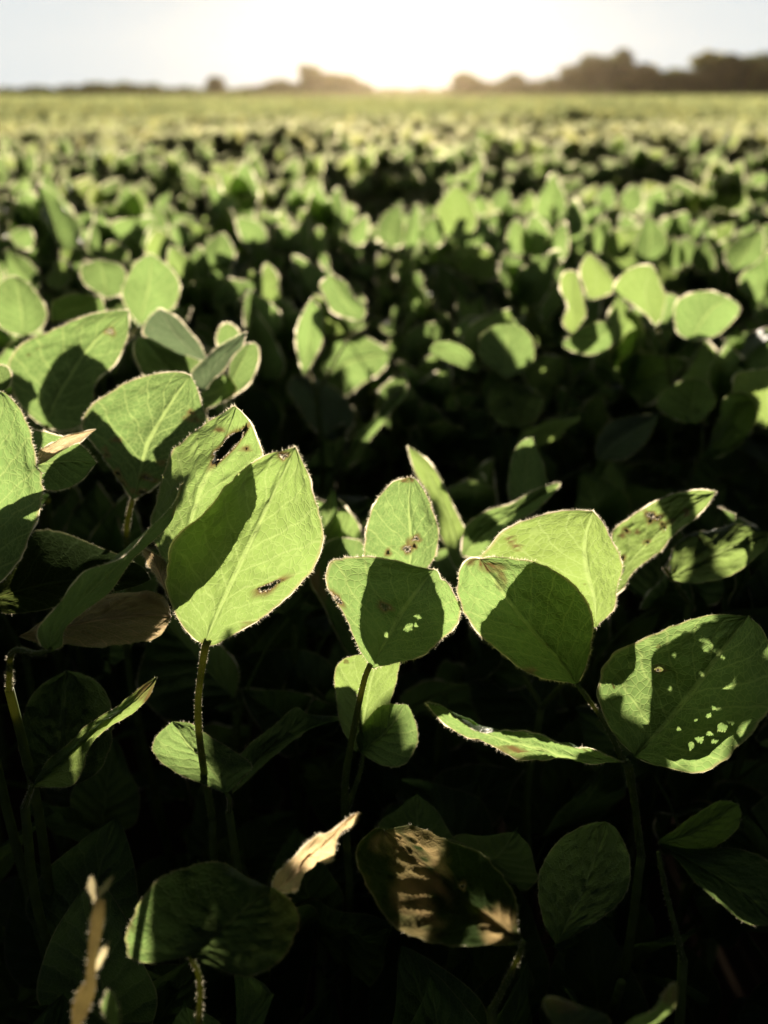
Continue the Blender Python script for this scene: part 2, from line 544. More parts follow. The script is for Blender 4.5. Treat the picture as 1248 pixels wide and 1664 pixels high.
def traced_leaflet(name, parent, Zm, left, right, mid, dB, dT, eL=0.0, eR=0.0, bow=0.0, holes=(), burn_or_sun=(), lit=False,
                   res=(64, 40), mats=None, seed=0, bump=1.7, hair=None, label=None, wave=1.0, felt=1.0):
    """left and right edges run from base to tip (both share the first and last point of mid); d.. = distance from the camera"""
    rng = np.random.default_rng(seed + 11)
    nu, nv = res
    left, right, mid = Zm(left), Zm(right), Zm(mid)
    B, T = mid[0], mid[-1]
    Lc = catmull([B] + left + [T], nu + 1)
    Rc = catmull([B] + right + [T], nu + 1)
    Mc = catmull(mid, nu + 1)
    U, Vv = np.meshgrid(np.linspace(0, 1, nu + 1), np.linspace(-1, 1, nv + 1), indexing='ij')
    a = np.abs(Vv)[..., None]
    Q = np.where(Vv[..., None] < 0, Mc[:, None] * (1 - a) + Lc[:, None] * a, Mc[:, None] * (1 - a) + Rc[:, None] * a)
    # slightly uneven margin
    ev = np.interp(np.linspace(0, 40, nu + 1), np.arange(41), rng.normal(0, 0.012, 41))
    Q = Mc[:, None] + (Q - Mc[:, None]) * (1 + (a ** 6)[..., 0] * ev[:, None])[..., None]
    D = dB + (dT - dB) * U + bow * 4 * U * (1 - U) + np.where(Vv < 0, eL, eR) * np.abs(Vv) ** 1.4 * np.sin(np.pi * U) ** .6
    hide = np.zeros((nu, nv), bool)
    dmg_or_sun = np.zeros(U.shape)
    hb = []
    for (hx, hy, rx, ry, ang) in holes:
        c = np.array(Zm([(hx, hy)])[0])
        k = 1 / (Zm([(1, 0)])[0][0] - Zm([(0, 0)])[0][0])
        ca, sa = math.cos(math.radians(ang)), math.sin(math.radians(ang))
        d = Q - c
        la = (d[..., 0] * ca + d[..., 1] * sa) / (rx / k)
        lb = (-d[..., 0] * sa + d[..., 1] * ca) / (ry / k)
        th = np.arctan2(lb, la)
        wob = 1 + 0.16 * np.sin(3 * th + hx) + 0.10 * np.sin(5 * th + hy)
        rr = np.hypot(la, lb) / wob
        cell = float(np.mean(np.linalg.norm(np.diff(Q, axis=0), axis=-1)) + np.mean(np.linalg.norm(np.diff(Q, axis=1), axis=-1))) / 2
        w_ = min(.42, .62 * cell / (min(rx, ry) / k))
        snap = (rr > 1 - w_) & (rr < 1 + w_) & (np.abs(Vv) < .985)
        f = np.where(snap, 1 / np.maximum(rr, .3), 1.0)[..., None]
        Q = np.where(snap[..., None], c + d * f, Q)
        rc = np.minimum(rr, np.where(snap, 1.0, 9))
        cen = (rc[:-1, :-1] + rc[1:, :-1] + rc[:-1, 1:] + rc[1:, 1:]) / 4
        hide |= cen < 0.999
        far = np.where(snap, 1.0, rr)
        dmg_or_sun = np.maximum(dmg_or_sun, np.clip(1.0 - (far - 1) * min(rx, ry) / k / 5.0, 0, 1) * (far >= .999))
        hb.append((c, rx / k, ry / k, ca, sa))
    for (hx, hy, rx, ry) in burn_or_sun:
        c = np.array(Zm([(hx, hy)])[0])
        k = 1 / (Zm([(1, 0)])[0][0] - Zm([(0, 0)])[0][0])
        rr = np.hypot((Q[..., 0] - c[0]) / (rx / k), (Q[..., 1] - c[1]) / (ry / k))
        dmg_or_sun = np.maximum(dmg_or_sun, np.clip((1.2 - rr) * 2, 0, 1) * (0.6 + 0.4 * smooth_noise(U.shape, rng, 14)))
    P = unproj(Q, D)
    N = normals_of(P)
    size = float(np.linalg.norm(P[-1, nv // 2] - P[0, nv // 2]))
    k = size / 0.1
    h = quilt(U, Vv, rng) * 0.0011 * bump + smooth_noise(U.shape, rng, 5) * 0.0011 * wave + smooth_noise(U.shape, rng, 22) * 0.00022 * bump
    h += np.abs(Vv) ** 3 * np.sin(U * 17 + seed) * 0.0011 * wave * np.sign(Vv)
    h += -np.exp(-(Vv / 0.05) ** 2) * 0.0006 * bump
    P = P + N * (h * k * np.sin(np.pi * np.clip(U, .02, .98)) ** .4)[..., None]
    ox = np.array(parent.matrix_world.translation) if parent is not None else np.zeros(3)
    root = parent
    off = np.zeros(3)
    while root is not None:
        off += np.array(root.location)
        root = root.parent
    UVp = np.stack([(Vv + 1) / 2, U], -1)
    he = None
    if hb:
        bs, os_, ns = [], [], []
        for (c, rx, ry, ca, sa) in hb:
            if rx * ry < 12:
                continue
            n = int(40 + 8 * (rx + ry))
            th = rng.uniform(0, 2 * np.pi, n)
            la, lb = rx * np.cos(th), ry * np.sin(th)
            q = np.stack([c[0] + la * ca - lb * sa, c[1] + la * sa + lb * ca], -1)
            j = np.argmin(((Q.reshape(-1, 1, 2) - q[None]) ** 2).sum(-1), 0)
            pb = P.reshape(-1, 3)[j]
            dd = float(np.mean(D.reshape(-1)[j]))
            pc = unproj(c, dd)
            o_ = pc - pb
            o_ /= np.maximum(np.linalg.norm(o_, axis=1, keepdims=True), 1e-9)
            bs.append(pb); os_.append(o_); ns.append(N.reshape(-1, 3)[j])
        if bs:
            he = (np.vstack(bs) - off, np.vstack(os_), np.vstack(ns))
    hair = hair or ((420, 0.0019, 0.00026) if felt > .5 else (120, 0.0012, 0.0002))
    me = leaf_mesh(name, P - off, UVp, rng, hair, hide if holes else None, dmg_or_sun, mats or (M_LEAF, M_HAIR), 0.0005 * felt * max(1.0, min(2.8, dB / .42)), he)
    o = obj('leaflet', me, parent)
    if label:
        o['label'] = label
    if dB > .6 and felt > 0 or dB > .74:
        for i in range(4, nu, max(6, nu // 5)):
            for j in range(3, nv, max(5, nv // 4)):
                SEEN.append(P[i, j])
    if lit:
        for i in range(8, nu - 4, 12):
            for j in range(4, nv, 8):
                if lit is True or (U[i, j] > lit):
                    if Q[i, j, 1] < 1090:
                        LIT.append((*P[i, j], .05 if D[i, j] < .8 else .028))
    return o


def world_off(o):
    off = np.zeros(3)
    while o is not None:
        off += np.array(o.location)
        o = o.parent
    return off


def plant(label, px, py, d, group=None):
    """a soybean plant whose foot is under a point of its top; returns the Empty at the foot"""
    p = at(px, py, d)
    return thing('soybean_plant', label, 'plant', (p.x, p.y, 0.0), group)


def stalk(name, parent, pts, radii, seed=0, hair=(420, 0.0014, 0.0002), n=9, mats=None):
    """pts are (px, py, d) or world Vectors; the mesh is local to the plant"""
    P = np.array([np.array(p) if isinstance(p, Vector) else unproj(p[:2], p[2]) for p in pts]) - world_off(parent)
    return obj(name, tube_mesh(name, P, radii, np.random.default_rng(seed + 3), n, hair, mats), parent)


def main_stem(root, top, seed=0):
    rng = np.random.default_rng(seed)
    t = np.array(top) - world_off(root)
    pts = [np.zeros(3) - np.array([0, 0, .02])]
    for f in (.3, .6, .85):
        pts.append(t * f * np.array([f, f, 1]) + rng.normal(0, .006, 3) * np.array([1, 1, 0]))
    pts.append(t)
    return obj('stem', tube_mesh('stem', pts, [.0042, .004, .0034, .0026], rng, 8, (160, .0011, .00018)), root)


def build_near():
    # --- the big pale leaf left of centre and the teal one behind it
    p = plant('plant with large sunlit heart-shaped leaf left of centre, torn teal leaf behind it', 325, 1400, .56)
    main_stem(p, at(345, 1330, .56), 1)
    a = stalk('leaf', p, [at(345, 1330, .56), (326, 1215, .535), (322, 1140, .52), (332, 1060, .50), (338, 1040, .497)], [.0026, .0023, .0021, .0019, .0022], 1, (900, .0012, .00016))
    traced_leaflet('leaflet', a, Z1,
        [(625, 1185), (575, 1115), (545, 1030), (553, 935), (582, 865), (640, 790), (710, 715), (780, 655), (860, 598), (920, 578)],
        [(700, 1212), (760, 1172), (830, 1122), (905, 1085), (965, 1035), (1018, 970), (1045, 910), (1055, 850), (1040, 780), (1015, 690), (985, 620)],
        [(664, 1216), (700, 1130), (755, 1010), (815, 880), (880, 740), (930, 640), (960, 570)],
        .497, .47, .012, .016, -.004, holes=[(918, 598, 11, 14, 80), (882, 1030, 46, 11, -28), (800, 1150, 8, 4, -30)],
        burn_or_sun=[(820, 1135, 40, 9), (668, 1208, 18, 12)], lit=True, res=(84, 60), seed=1, label='large sunlit leaflet with two bite holes')
    traced_leaflet('leaflet', a, Z1,
        [(540, 985), (500, 905), (487, 830), (495, 760), (512, 680), (548, 600), (605, 545), (665, 497), (725, 465)],
        [(640, 990), (720, 900), (800, 780), (850, 680), (852, 600), (835, 540), (812, 490), (790, 462)],
        [(590, 1040), (600, 940), (622, 820), (650, 730), (690, 640), (735, 540), (765, 440)],
          .512, .506, .030, -.003, .0, holes=[(742, 566, 72, 20, -47), (797, 578, 8, 4, 0), (725, 590, 6, 4, 0), (710, 515, 6, 3, 0)],
        lit=True, res=(84, 60), seed=2, label='teal sheened leaflet with a long torn slot')
    traced_leaflet('leaflet', a, Z1, [(520, 1010), (480, 950), (463, 915)], [(548, 1010), (545, 960), (520, 930)],
        [(545, 1060), (520, 990), (492, 925), (466, 900)], .525, .53, .004, .0, mats=(M_LEAF_DRY, M_HAIR), res=(30, 16), seed=3, label='dry curled pale leaflet')

    # --- edge-on rolled leaf at the left
    p = plant('soybean plant at lower left with slim rolled olive leaf seen edge-on', 20, 1100, .50)
    main_stem(p, at(15, 1120, .50), 2)
    a = stalk('leaf', p, [at(15, 1120, .50), (20, 1060, .47), (60, 1062, .455), (85, 1055, .452)], [.002, .0017, .0015, .0014], 2)
    traced_leaflet('leaflet', a, Z1, [(140, 1210), (135, 1160), (215, 1060), (300, 985), (380, 918), (460, 855), (530, 790), (570, 740), (582, 700)],
        [(200, 1220), (215, 1170), (285, 1110), (370, 1010), (450, 935), (510, 875), (560, 815), (590, 750)],
        [(160, 1235), (180, 1180), (250, 1085), (335, 998), (415, 925), (485, 865), (545, 800), (580, 745), (594, 692)],
        .452, .47, -.02, .02, 0, res=(60, 20), seed=4, lit=True, burn_or_sun=[(590, 720, 26, 50), (575, 790, 14, 30)], bump=.6)
    traced_leaflet('leaflet', a, Z1, [(20, 1113), (130, 1105), (240, 1075), (340, 1055), (430, 1030)], [(0, 950), (50, 890), (110, 842), (180, 845), (280, 880), (390, 925), (465, 965)],
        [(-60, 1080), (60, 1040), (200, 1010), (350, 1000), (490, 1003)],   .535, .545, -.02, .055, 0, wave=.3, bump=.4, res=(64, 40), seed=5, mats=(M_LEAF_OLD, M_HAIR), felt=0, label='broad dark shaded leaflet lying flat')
    traced_leaflet('leaflet', a, Z1, [(160, 1215), (300, 1220), (430, 1222), (520, 1190)], [(130, 1150), (250, 1085), (380, 1045), (490, 1045), (540, 1072)],
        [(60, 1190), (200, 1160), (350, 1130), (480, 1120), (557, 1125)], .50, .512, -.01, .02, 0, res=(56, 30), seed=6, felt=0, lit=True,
        burn_or_sun=[(430, 1090, 120, 50)], mats=(M_LEAF_DRY, M_HAIR), label='withered brownish leaflet with bright lit end')

    # --- the leaf half in a V of shade
    p = plant('soybean plant with leaf lit on top, pricked with tiny holes in its shaded half', 215, 900, .66)
    main_stem(p, at(210, 930, .67), 3)
    a = stalk('leaf', p, [at(210, 930, .67), (206, 860, .655), (218, 800, .64)], [.0024, .002, .0018], 3)
    traced_leaflet('leaflet', a, Z1,
        [(395, 690), (335, 605), (290, 540), (272, 490), (296, 440), (345, 400), (415, 362), (480, 342), (545, 330), (595, 332)],
        [(500, 710), (560, 650), (610, 590), (650, 530), (668, 480), (655, 430), (640, 385)],
        [(432, 745), (455, 660), (480, 570), (520, 490), (570, 410), (618, 340)], .625, .60, .012, .014, 0,
        holes=[(345, 600, 6, 5, 0), (338, 580, 4, 4, 0), (380, 660, 7, 4, 60), (400, 690, 6, 3, 60), (485, 676, 16, 5, 20), (465, 722, 12, 8, 0), (525, 625, 5, 3, 0),
               (622, 462, 6, 4, 0), (608, 480, 4, 3, 0), (635, 487, 7, 3, 10), (370, 550, 4, 3, 0), (388, 551, 3, 3, 0), (430, 715, 4, 3, 0)],
        lit=.5, res=(84, 60), seed=7)
    traced_leaflet('leaflet', a, Z1, [(560, 620), (600, 560), (640, 510), (655, 470)], [(545, 640), (600, 600), (650, 545), (672, 500)],
        [(520, 690), (575, 605), (630, 530), (668, 470)], .645, .645, .0, .008, res=(30, 16), seed=8)

    # --- far left edge
    p = plant('soybean plant with a broad leaf cut by the left edge of the photo', -20, 1100, .50)
    main_stem(p, at(-30, 1120, .52), 4)
    a = stalk('leaf', p, [at(-30, 1120, .52), (-40, 1000, .48), (-40, 960, .475)], [.0024, .002, .0018], 4)
    traced_leaflet('leaflet', a, Z1, [(-200, 1000), (-260, 850), (-240, 680), (-160, 520), (-70, 430)],
        [(0, 1010), (60, 945), (100, 870), (125, 795), (140, 720), (134, 660), (115, 580), (90, 500), (55, 440), (20, 402)],
        [(-80, 1040), (-60, 900), (-50, 740), (-40, 560), (-15, 385)], .475, .455, .01, .012, 0, res=(72, 48), seed=9, lit=.35)
    traced_leaflet('leaflet', a, Z1, [(130, 700), (200, 712), (265, 680), (300, 640)], [(70, 530), (120, 522), (200, 538), (255, 562), (298, 600)],
        [(40, 640), (120, 630), (220, 618), (315, 625)], .55, .56, .006, -.006, res=(48, 30), seed=10, lit=True)
    traced_leaflet('leaflet', a, Z1, [(130, 628), (180, 600), (240, 565)], [(125, 585), (170, 560), (220, 535), (270, 522)],
        [(115, 615), (170, 585), (230, 550), (312, 516)], .53, .535, .012, .0, res=(36, 16), seed=11, mats=(M_LEAF_DRY, M_HAIR), hair=(200, .0012, .0002), label='silvery folded leaflet')

    # --- the leaf with a leaf-shaped shadow, upper left
    p = plant('soybean plant with wide leaf carrying the clear dark shadow of another leaf', 70, 760, .76)
    main_stem(p, at(72, 760, .78), 5)
    a = stalk('leaf', p, [at(72, 760, .78), (70, 720, .76), (76, 692, .745)], [.0024, .002, .0018], 5)
    traced_leaflet('leaflet', a, Z1,
        [(110, 480), (55, 410), (25, 340), (22, 295), (55, 250), (110, 215), (195, 177), (290, 147), (360, 136)],
        [(210, 520), (265, 495), (302, 425), (310, 360), (332, 325), (372, 288), (408, 232), (422, 175)],
        [(152, 506), (175, 440), (220, 360), (285, 260), (360, 180), (418, 128)], .745, .72, .012, .016, 0, lit=True, res=(64, 44), seed=12, holes=[(358, 198, 12, 8, 20)])
    traced_leaflet('leaflet', a, Z1, [(0, 400), (-40, 350)], [(30, 370), (34, 330), (15, 310)], [(-10, 420), (10, 370), (-15, 305)], .66, .66, 0, 0, res=(24, 14), seed=13)

    p = plant('soybean plant with upright pale leaves behind the leaf that carries a leaf-shaped shadow', 160, 620, 1.0)
    main_stem(p, at(165, 600, 1.0), 26)
    a = stalk('leaf', p, [at(165, 600, 1.0), (200, 560, .98), (225, 530, .965)], [.0022, .0018, .0015], 70)
    traced_leaflet('leaflet', a, Z1, [(430, 150), (404, 100), (402, 40), (430, -10), (465, -45)], [(520, 150), (570, 110), (585, 50), (560, 0), (525, -30)], [(455, 175), (470, 110), (485, 40), (492, -55)], .965, .945, .01, .01, 0, lit=True, res=(48, 32), seed=70)
    traced_leaflet('leaflet', a, Z1, [(300, 60), (265, 30), (262, -10), (290, -25)], [(400, 70), (410, 20), (390, -20), (350, -30)], [(345, 90), (340, 40), (330, -10), (320, -36)], 1.0, 1.0, .01, .01, 0, lit=True, res=(40, 26), seed=71)
    b_ = stalk('leaf', p, [at(165, 600, 1.0), (120, 570, .97), (60, 550, .94), (40, 545, .93)], [.0022, .0018, .0015], 72)
    traced_leaflet('leaflet', b_, Z1, [(10, 190), (-20, 130), (-10, 60), (20, 25)], [(130, 190), (152, 140), (130, 90), (90, 40)], [(75, 215), (70, 140), (62, 80), (50, 18)], .93, .92, .01, .01, 0, lit=True, res=(44, 30), seed=72)
    traced_leaflet('leaflet', b_, Z1, [(165, 130), (175, 95), (220, 78), (280, 76)], [(240, 160), (300, 155), (340, 135), (335, 105)], [(170, 165), (220, 130), (280, 108), (330, 88)], .90, .92, .01, .0, 0, lit=True, res=(40, 26), seed=73)

    # --- cluster right of it: silver leaf, blade and pale leaves
    p = plant('soybean plant with a silvery folded blade rising over pale leaves upper left of centre', 330, 740, .78)
    main_stem(p, at(330, 760, .80), 6)
    a = stalk('leaf', p, [at(330, 760, .80), (328, 690, .77), (335, 660, .76)], [.0024, .002, .0018], 6)
    traced_leaflet('leaflet', a, Z1, [(500, 380), (452, 310), (436, 250), (448, 216)], [(760, 400), (750, 355), (690, 318), (610, 275), (540, 248)],
        [(650, 460), (600, 380), (530, 300), (470, 218)], .755, .76, .0, .012, 0, lit=True, res=(56, 36), seed=14)
    traced_leaflet('leaflet', a, Z1, [(560, 265), (500, 235), (466, 205), (480, 155)], [(668, 280), (650, 240), (615, 195), (570, 148)],
        [(680, 300), (620, 255), (560, 190), (520, 122)], .81, .80, .006, .0, 0, lit=True, res=(48, 28), seed=15, mats=(M_LEAF_SKY_TINT, M_HAIR), label='grey leaflet with white glare')
    traced_leaflet('leaflet', a, Z1, [(620, 345), (650, 295), (700, 255), (750, 225)], [(700, 350), (745, 290), (785, 240)],
        [(652, 402), (680, 340), (735, 270), (802, 200)], .725, .705, .012, .014, 0, lit=True, res=(48, 24), seed=16, mats=(M_LEAF_SKY_TINT, M_HAIR), label='folded silvery blade')
    traced_leaflet('leaflet', a, Z1, [(735, 370), (750, 300), (780, 250)], [(800, 375), (832, 320), (842, 268), (830, 238)], [(720, 430), (765, 340), (795, 280), (812, 236)], .775, .765, .01, .0, 0, lit=True, res=(44, 26), seed=17)
    traced_leaflet('leaflet', a, Z1, [(705, 235), (715, 185)], [(790, 240), (770, 190)], [(740, 270), (745, 215), (742, 168)], .86, .85, 0, 0, 0, res=(30, 18), seed=18)
    b_ = stalk('leaf', p, [(345, 760, .8), (350, 690, .88), (372, 655, 1.0), (402, 635, 1.08), (425, 630, 1.12)], [.0016, .0013, .0011, .001], 18)
    traced_leaflet('leaflet', b_, Z1, [(760, 480), (740, 540), (780, 600), (850, 640)], [(830, 380), (890, 420), (915, 490), (900, 570)],
        [(790, 400), (810, 480), (840, 560), (885, 640)], 1.13, 1.15, .0, .02, 0, res=(44, 28), seed=19)

    # --- centre pair
    p = plant('soybean plant at centre with a shadowed square leaf in front of an upright ragged leaf', 570, 1290, .56)
    main_stem(p, at(560, 1330, .57), 7)
    a = stalk('leaf', p, [at(560, 1330, .57), (562, 1260, .545), (578, 1170, .525), (592, 1105, .508), (602, 1080, .503)], [.0026, .0022, .0019, .0017], 7, (700, .0011, .00016))
    traced_leaflet('leaflet', a, Z2,
        [(170, 575), (132, 490), (96, 430), (80, 388), (90, 348), (130, 332), (190, 332), (260, 342), (325, 358)],
        [(265, 612), (335, 592), (385, 550), (425, 515), (438, 480), (426, 440), (400, 400), (384, 394), (376, 372)],
        [(205, 628), (222, 585), (250, 535), (295, 460), (335, 405), (366, 366)], .503, .485, .012, .012, 0,
        holes=[(108, 445, 17, 7, 40), (97, 432, 8, 5, 60), (235, 466, 13, 7, 25)], burn_or_sun=[(100, 440, 20, 14)], lit=True, res=(84, 60), seed=20)
    traced_leaflet('leaflet', a, Z2, [(235, 400), (186, 345), (186, 270), (200, 215), (222, 175), (255, 137), (285, 127)],
        [(330, 385), (368, 340), (378, 290), (375, 245), (358, 195), (335, 150), (318, 128)],
        [(290, 440), (300, 370), (306, 300), (300, 210), (303, 122)], .575, .545, .003, .012, 0,
        holes=[(296, 312, 9, 11, 60), (318, 285, 6, 10, 90), (314, 305, 5, 5, 0), (245, 322, 5, 6, 0)], burn_or_sun=[(305, 300, 14, 22), (295, 130, 22, 9)], lit=True, res=(84, 56), seed=21, label='upright leaflet with ragged tip')
    traced_leaflet('leaflet', a, Z2, [(140, 590), (95, 510), (55, 430), (38, 380), (60, 325), (85, 295)], [(190, 560), (195, 460), (195, 360), (180, 300), (150, 286)],
        [(190, 615), (150, 500), (120, 400), (110, 330), (122, 283)], .68, .69, .006, .0, 0, burn_or_sun=[(45, 400, 20, 80), (60, 440, 20, 60)], res=(56, 36), seed=22, label='dark leaflet with crisp brown margin')
    b_ = stalk('leaf', p, [at(560, 1330, .57), (590, 1230, .56), (580, 1150, .55)], [.0018, .0014, .001], 23)
    traced_leaflet('leaflet', b_, Z2, [(120, 780), (105, 690), (110, 620), (150, 595)], [(225, 770), (255, 700), (270, 640), (275, 600)], [(160, 850), (185, 740), (200, 660), (225, 585)], .56, .545, 0, .01, 0, res=(40, 24), seed=23, felt=0)
    traced_leaflet('leaflet', b_, Z2, [(160, 810), (190, 760), (230, 725)], [(230, 885), (290, 880), (322, 830), (318, 770), (300, 730)], [(170, 850), (215, 815), (260, 770), (290, 722)], .555, .55, 0, .01, 0, res=(40, 24), seed=24, felt=0)

    # --- right group: narrow upright, ascending, wide lit and spotted leaves
    p = plant('soybean plant right of centre with four sunlit ascending leaves, one spotted with holes', 900, 1180, .62)
    main_stem(p, at(880, 1150, .64), 8)
    a = stalk('leaf', p, [at(880, 1150, .64), (815, 1030, .68), (775, 930, .70), (756, 935, .755)], [.0022, .0018, .0015], 25)
    traced_leaflet('leaflet', a, Z2, [(400, 325), (372, 250), (345, 172), (320, 110), (302, 60)], [(468, 340), (478, 300), (450, 262), (420, 205), (390, 140), (350, 80)],
        [(445, 385), (425, 300), (400, 220), (360, 130), (297, 38)], .76, .74, .012, .0, 0, lit=True, res=(60, 30), seed=25)
    traced_leaflet('leaflet', a, Z2, [(450, 255), (500, 217), (560, 195), (625, 162), (665, 143)], [(480, 335), (525, 300), (575, 250), (632, 215), (672, 172)],
        [(440, 330), (490, 280), (560, 228), (630, 185), (699, 137)], .70, .71, .004, .012, 0, lit=True, res=(60, 30), seed=26)
    b_ = stalk('leaf', p, [at(880, 1150, .64), (940, 1080, .60), (968, 1020, .575)], [.0022, .0018, .0015], 27)
    traced_leaflet('leaflet', b_, Z2, [(700, 500), (590, 490), (500, 440), (470, 385), (484, 335), (516, 308), (545, 270), (605, 238), (690, 214), (745, 209)],  # hidden left edge widened to shade the leaflet in front
        [(835, 470), (856, 400), (860, 355), (842, 300), (812, 245)],
        [(795, 520), (790, 440), (770, 360), (765, 290), (785, 212)], .555, .53, .012, .012, 0, lit=True,
        holes=[(570, 287, 6, 5, 20), (583, 307, 7, 4, 20)], res=(84, 60), seed=27, label='wide sunlit leaflet')
    traced_leaflet('leaflet', b_, Z2, [(832, 350), (838, 270), (880, 230), (940, 194), (1000, 166), (1060, 156)], [(855, 415), (910, 358), (980, 302), (1040, 250), (1092, 190)],
        [(812, 470), (860, 380), (930, 300), (1010, 230), (1112, 160)], .60, .63, .004, .008, 0, lit=True,
        holes=[(940, 222, 12, 8, 20), (958, 226, 9, 6, 0), (938, 237, 6, 5, 0), (1035, 218, 6, 4, 60), (970, 245, 5, 4, 0), (972, 258, 4, 4, 0), (928, 295, 5, 4, 0), (875, 262, 6, 4, 30), (865, 335, 5, 5, 0), (865, 275, 4, 3, 0), (990, 240, 3, 3, 0), (905, 265, 3, 3, 0)],
        burn_or_sun=[(946, 226, 20, 11)], res=(84, 48), seed=28, label='long sunlit leaflet spotted with brown holes')

    traced_leaflet('leaflet', b_, lambda q: q, [(1040, 1072), (1080, 1042), (1130, 1030)], [(1060, 1140), (1125, 1130), (1175, 1085)], [(1016, 1090), (1060, 1085), (1120, 1068), (1182, 1048)], .54, .55, 0, .006, 0, felt=0,  # added leaflet, hidden behind the broad dark one to shade and dapple it
        holes=[(1128, 1062, 8, 4, 20), (1142, 1072, 6, 4, -20), (1118, 1076, 5, 3, 0), (1152, 1088, 7, 5, 40), (1138, 1096, 8, 5, 0), (1120, 1104, 6, 4, 30), (1104, 1114, 7, 4, 10), (1152, 1062, 4, 3, 0), (1090, 1120, 5, 3, 0), (1070, 1090, 4, 3, 0), (1128, 1118, 6, 3, 0), (1098, 1082, 3, 3, 0)], res=(60, 44), seed=75, label='added unseen leaflet full of small holes, casting dapples')

    # --- the trifoliate at lower right
    p = plant('soybean plant at lower right with three dark spreading leaves on a pale node', 1040, 1400, .53)
    main_stem(p, at(1042, 1390, .535), 9)
    a = stalk('leaf', p, [at(1042, 1390, .535), (1033, 1320, .52), (1022, 1250, .502), (1016, 1238, .50)], [.0024, .0021, .0022, .0026], 29, (600, .0011, .00016))
    stalk('petiolule', a, [(1014, 1240, .50), (985, 1180, .50), (950, 1128, .497), (938, 1112, .496)], [.0019, .0012, .0011, .0013], 30)
    traced_leaflet('leaflet', a, Z2, [(660, 652), (580, 612), (500, 548), (452, 485), (427, 425), (434, 372), (458, 342)],
        [(772, 610), (788, 545), (785, 490), (752, 430), (702, 380), (640, 350), (575, 337), (520, 332)],
        [(745, 672), (690, 600), (630, 535), (570, 460), (525, 395), (488, 338)], .496, .50, .012, .012, 0, res=(84, 60), seed=29,
        burn_or_sun=[(480, 345, 40, 14), (520, 360, 40, 16), (545, 395, 18, 26), (600, 630, 40, 10)], label='dark heart-shaped leaflet with crisped edge')
    traced_leaflet('leaflet', a, Z2, [(850, 815), (808, 740), (800, 670), (835, 590), (885, 566), (965, 527), (1050, 495), (1120, 486)],
        [(960, 885), (1060, 905), (1150, 850), (1220, 785), (1262, 700), (1265, 610), (1235, 525)],
        [(895, 860), (960, 790), (1040, 700), (1120, 590), (1195, 488)], .50, .505, .012, .016, 0, lit=False, res=(84, 60), seed=30, felt=.35,
        holes=[(962, 628, 10, 7, 0)], label='broad dark leaflet dappled with sun')
    traced_leaflet('leaflet', a, Z2, [(780, 882), (680, 872), (575, 856), (480, 830), (400, 778)], [(780, 846), (700, 826), (620, 806), (540, 790), (470, 782), (400, 744)],
        [(868, 872), (760, 862), (640, 838), (520, 806), (430, 765), (343, 718)], .497, .45, .02, -.02, 0, lit=True, res=(64, 24), seed=31, burn_or_sun=[(570, 852, 60, 12)], label='leaflet seen nearly edge-on')

    # --- teal leaf and slim blade on a node, centre
    p = plant('soybean plant with dull teal leaf and slim folded blade on a jointed stalk', 566, 900, 1.09)
    main_stem(p, at(570, 900, 1.09), 10)
    a = stalk('leaf', p, [at(570, 900, 1.09), (566, 850, 1.08), (558, 800, 1.07), (555, 770, 1.06)], [.0024, .0021, .002, .0022], 32)
    stalk('petiolule', a, [(555, 768, 1.06), (545, 745, 1.055), (536, 716, 1.05)], [.0018, .0011, .0012], 33)
    traced_leaflet('leaflet', a, Z8, [(822, 832), (760, 778), (702, 695), (667, 632), (675, 592)], [(872, 835), (920, 792), (940, 742), (922, 692), (872, 642), (800, 602), (738, 578)],
        [(838, 842), (830, 780), (800, 710), (755, 645), (695, 578)], 1.05, 1.08, .012, .012, 0, res=(56, 40), seed=32, mats=(M_LEAF_SKY_TINT, M_HAIR), label='dull teal leaflet')
    traced_leaflet('leaflet', a, Z8, [(893, 920), (928, 850), (1000, 758), (1080, 678), (1138, 622)], [(915, 952), (955, 910), (1015, 828), (1080, 740), (1140, 668)],
        [(893, 960), (930, 890), (1008, 790), (1085, 705), (1152, 604)], 1.05, 1.02, .012, .012, 0, lit=True, res=(48, 20), seed=33, label='slim folded blade')
    traced_leaflet('leaflet', a, Z8, [(830, 940), (780, 938)], [(830, 975), (770, 985), (735, 965)], [(885, 962), (820, 955), (735, 938)], 1.06, 1.04, -.015, .02, 0, res=(36, 16), seed=34, felt=0)

    # --- upright leaves behind the gap, centre
    p = plant('soybean plant behind the gap with narrow upright leaves by a wide half-lit leaf', 520, 720, 1.02)
    main_stem(p, at(515, 640, 1.02), 11)
    a = stalk('leaf', p, [at(515, 640, 1.02), (505, 612, 1.0), (500, 600, .995)], [.0022, .0018, .0016], 35)
    traced_leaflet('leaflet', a, Z8, [(718, 520), (702, 440), (710, 370), (738, 305)], [(770, 520), (802, 450), (812, 390), (800, 310)],
        [(730, 580), (745, 480), (758, 380), (766, 260)], .99, .96, .0, .012, 0, lit=True, res=(44, 26), seed=35)
    traced_leaflet('leaflet', a, Z8, [(765, 540), (805, 480), (850, 428), (905, 404), (975, 415), (1040, 448)], [(830, 625), (900, 655), (965, 612), (1030, 572), (1070, 532)],
        [(745, 595), (830, 560), (920, 520), (1000, 500), (1090, 482)], 1.33, 1.31, .0, .012, 0, lit=True, res=(56, 40), seed=36)
    stalk('petiolule', a, [(500, 600, .995), (502, 612, 1.1), (499, 618, 1.33)], [.0014, .0011, .0011], 36)
    b_ = stalk('leaf', p, [at(515, 640, 1.02), (560, 560, 1.06), (586, 520, 1.08)], [.0018, .0014, .0012], 37)
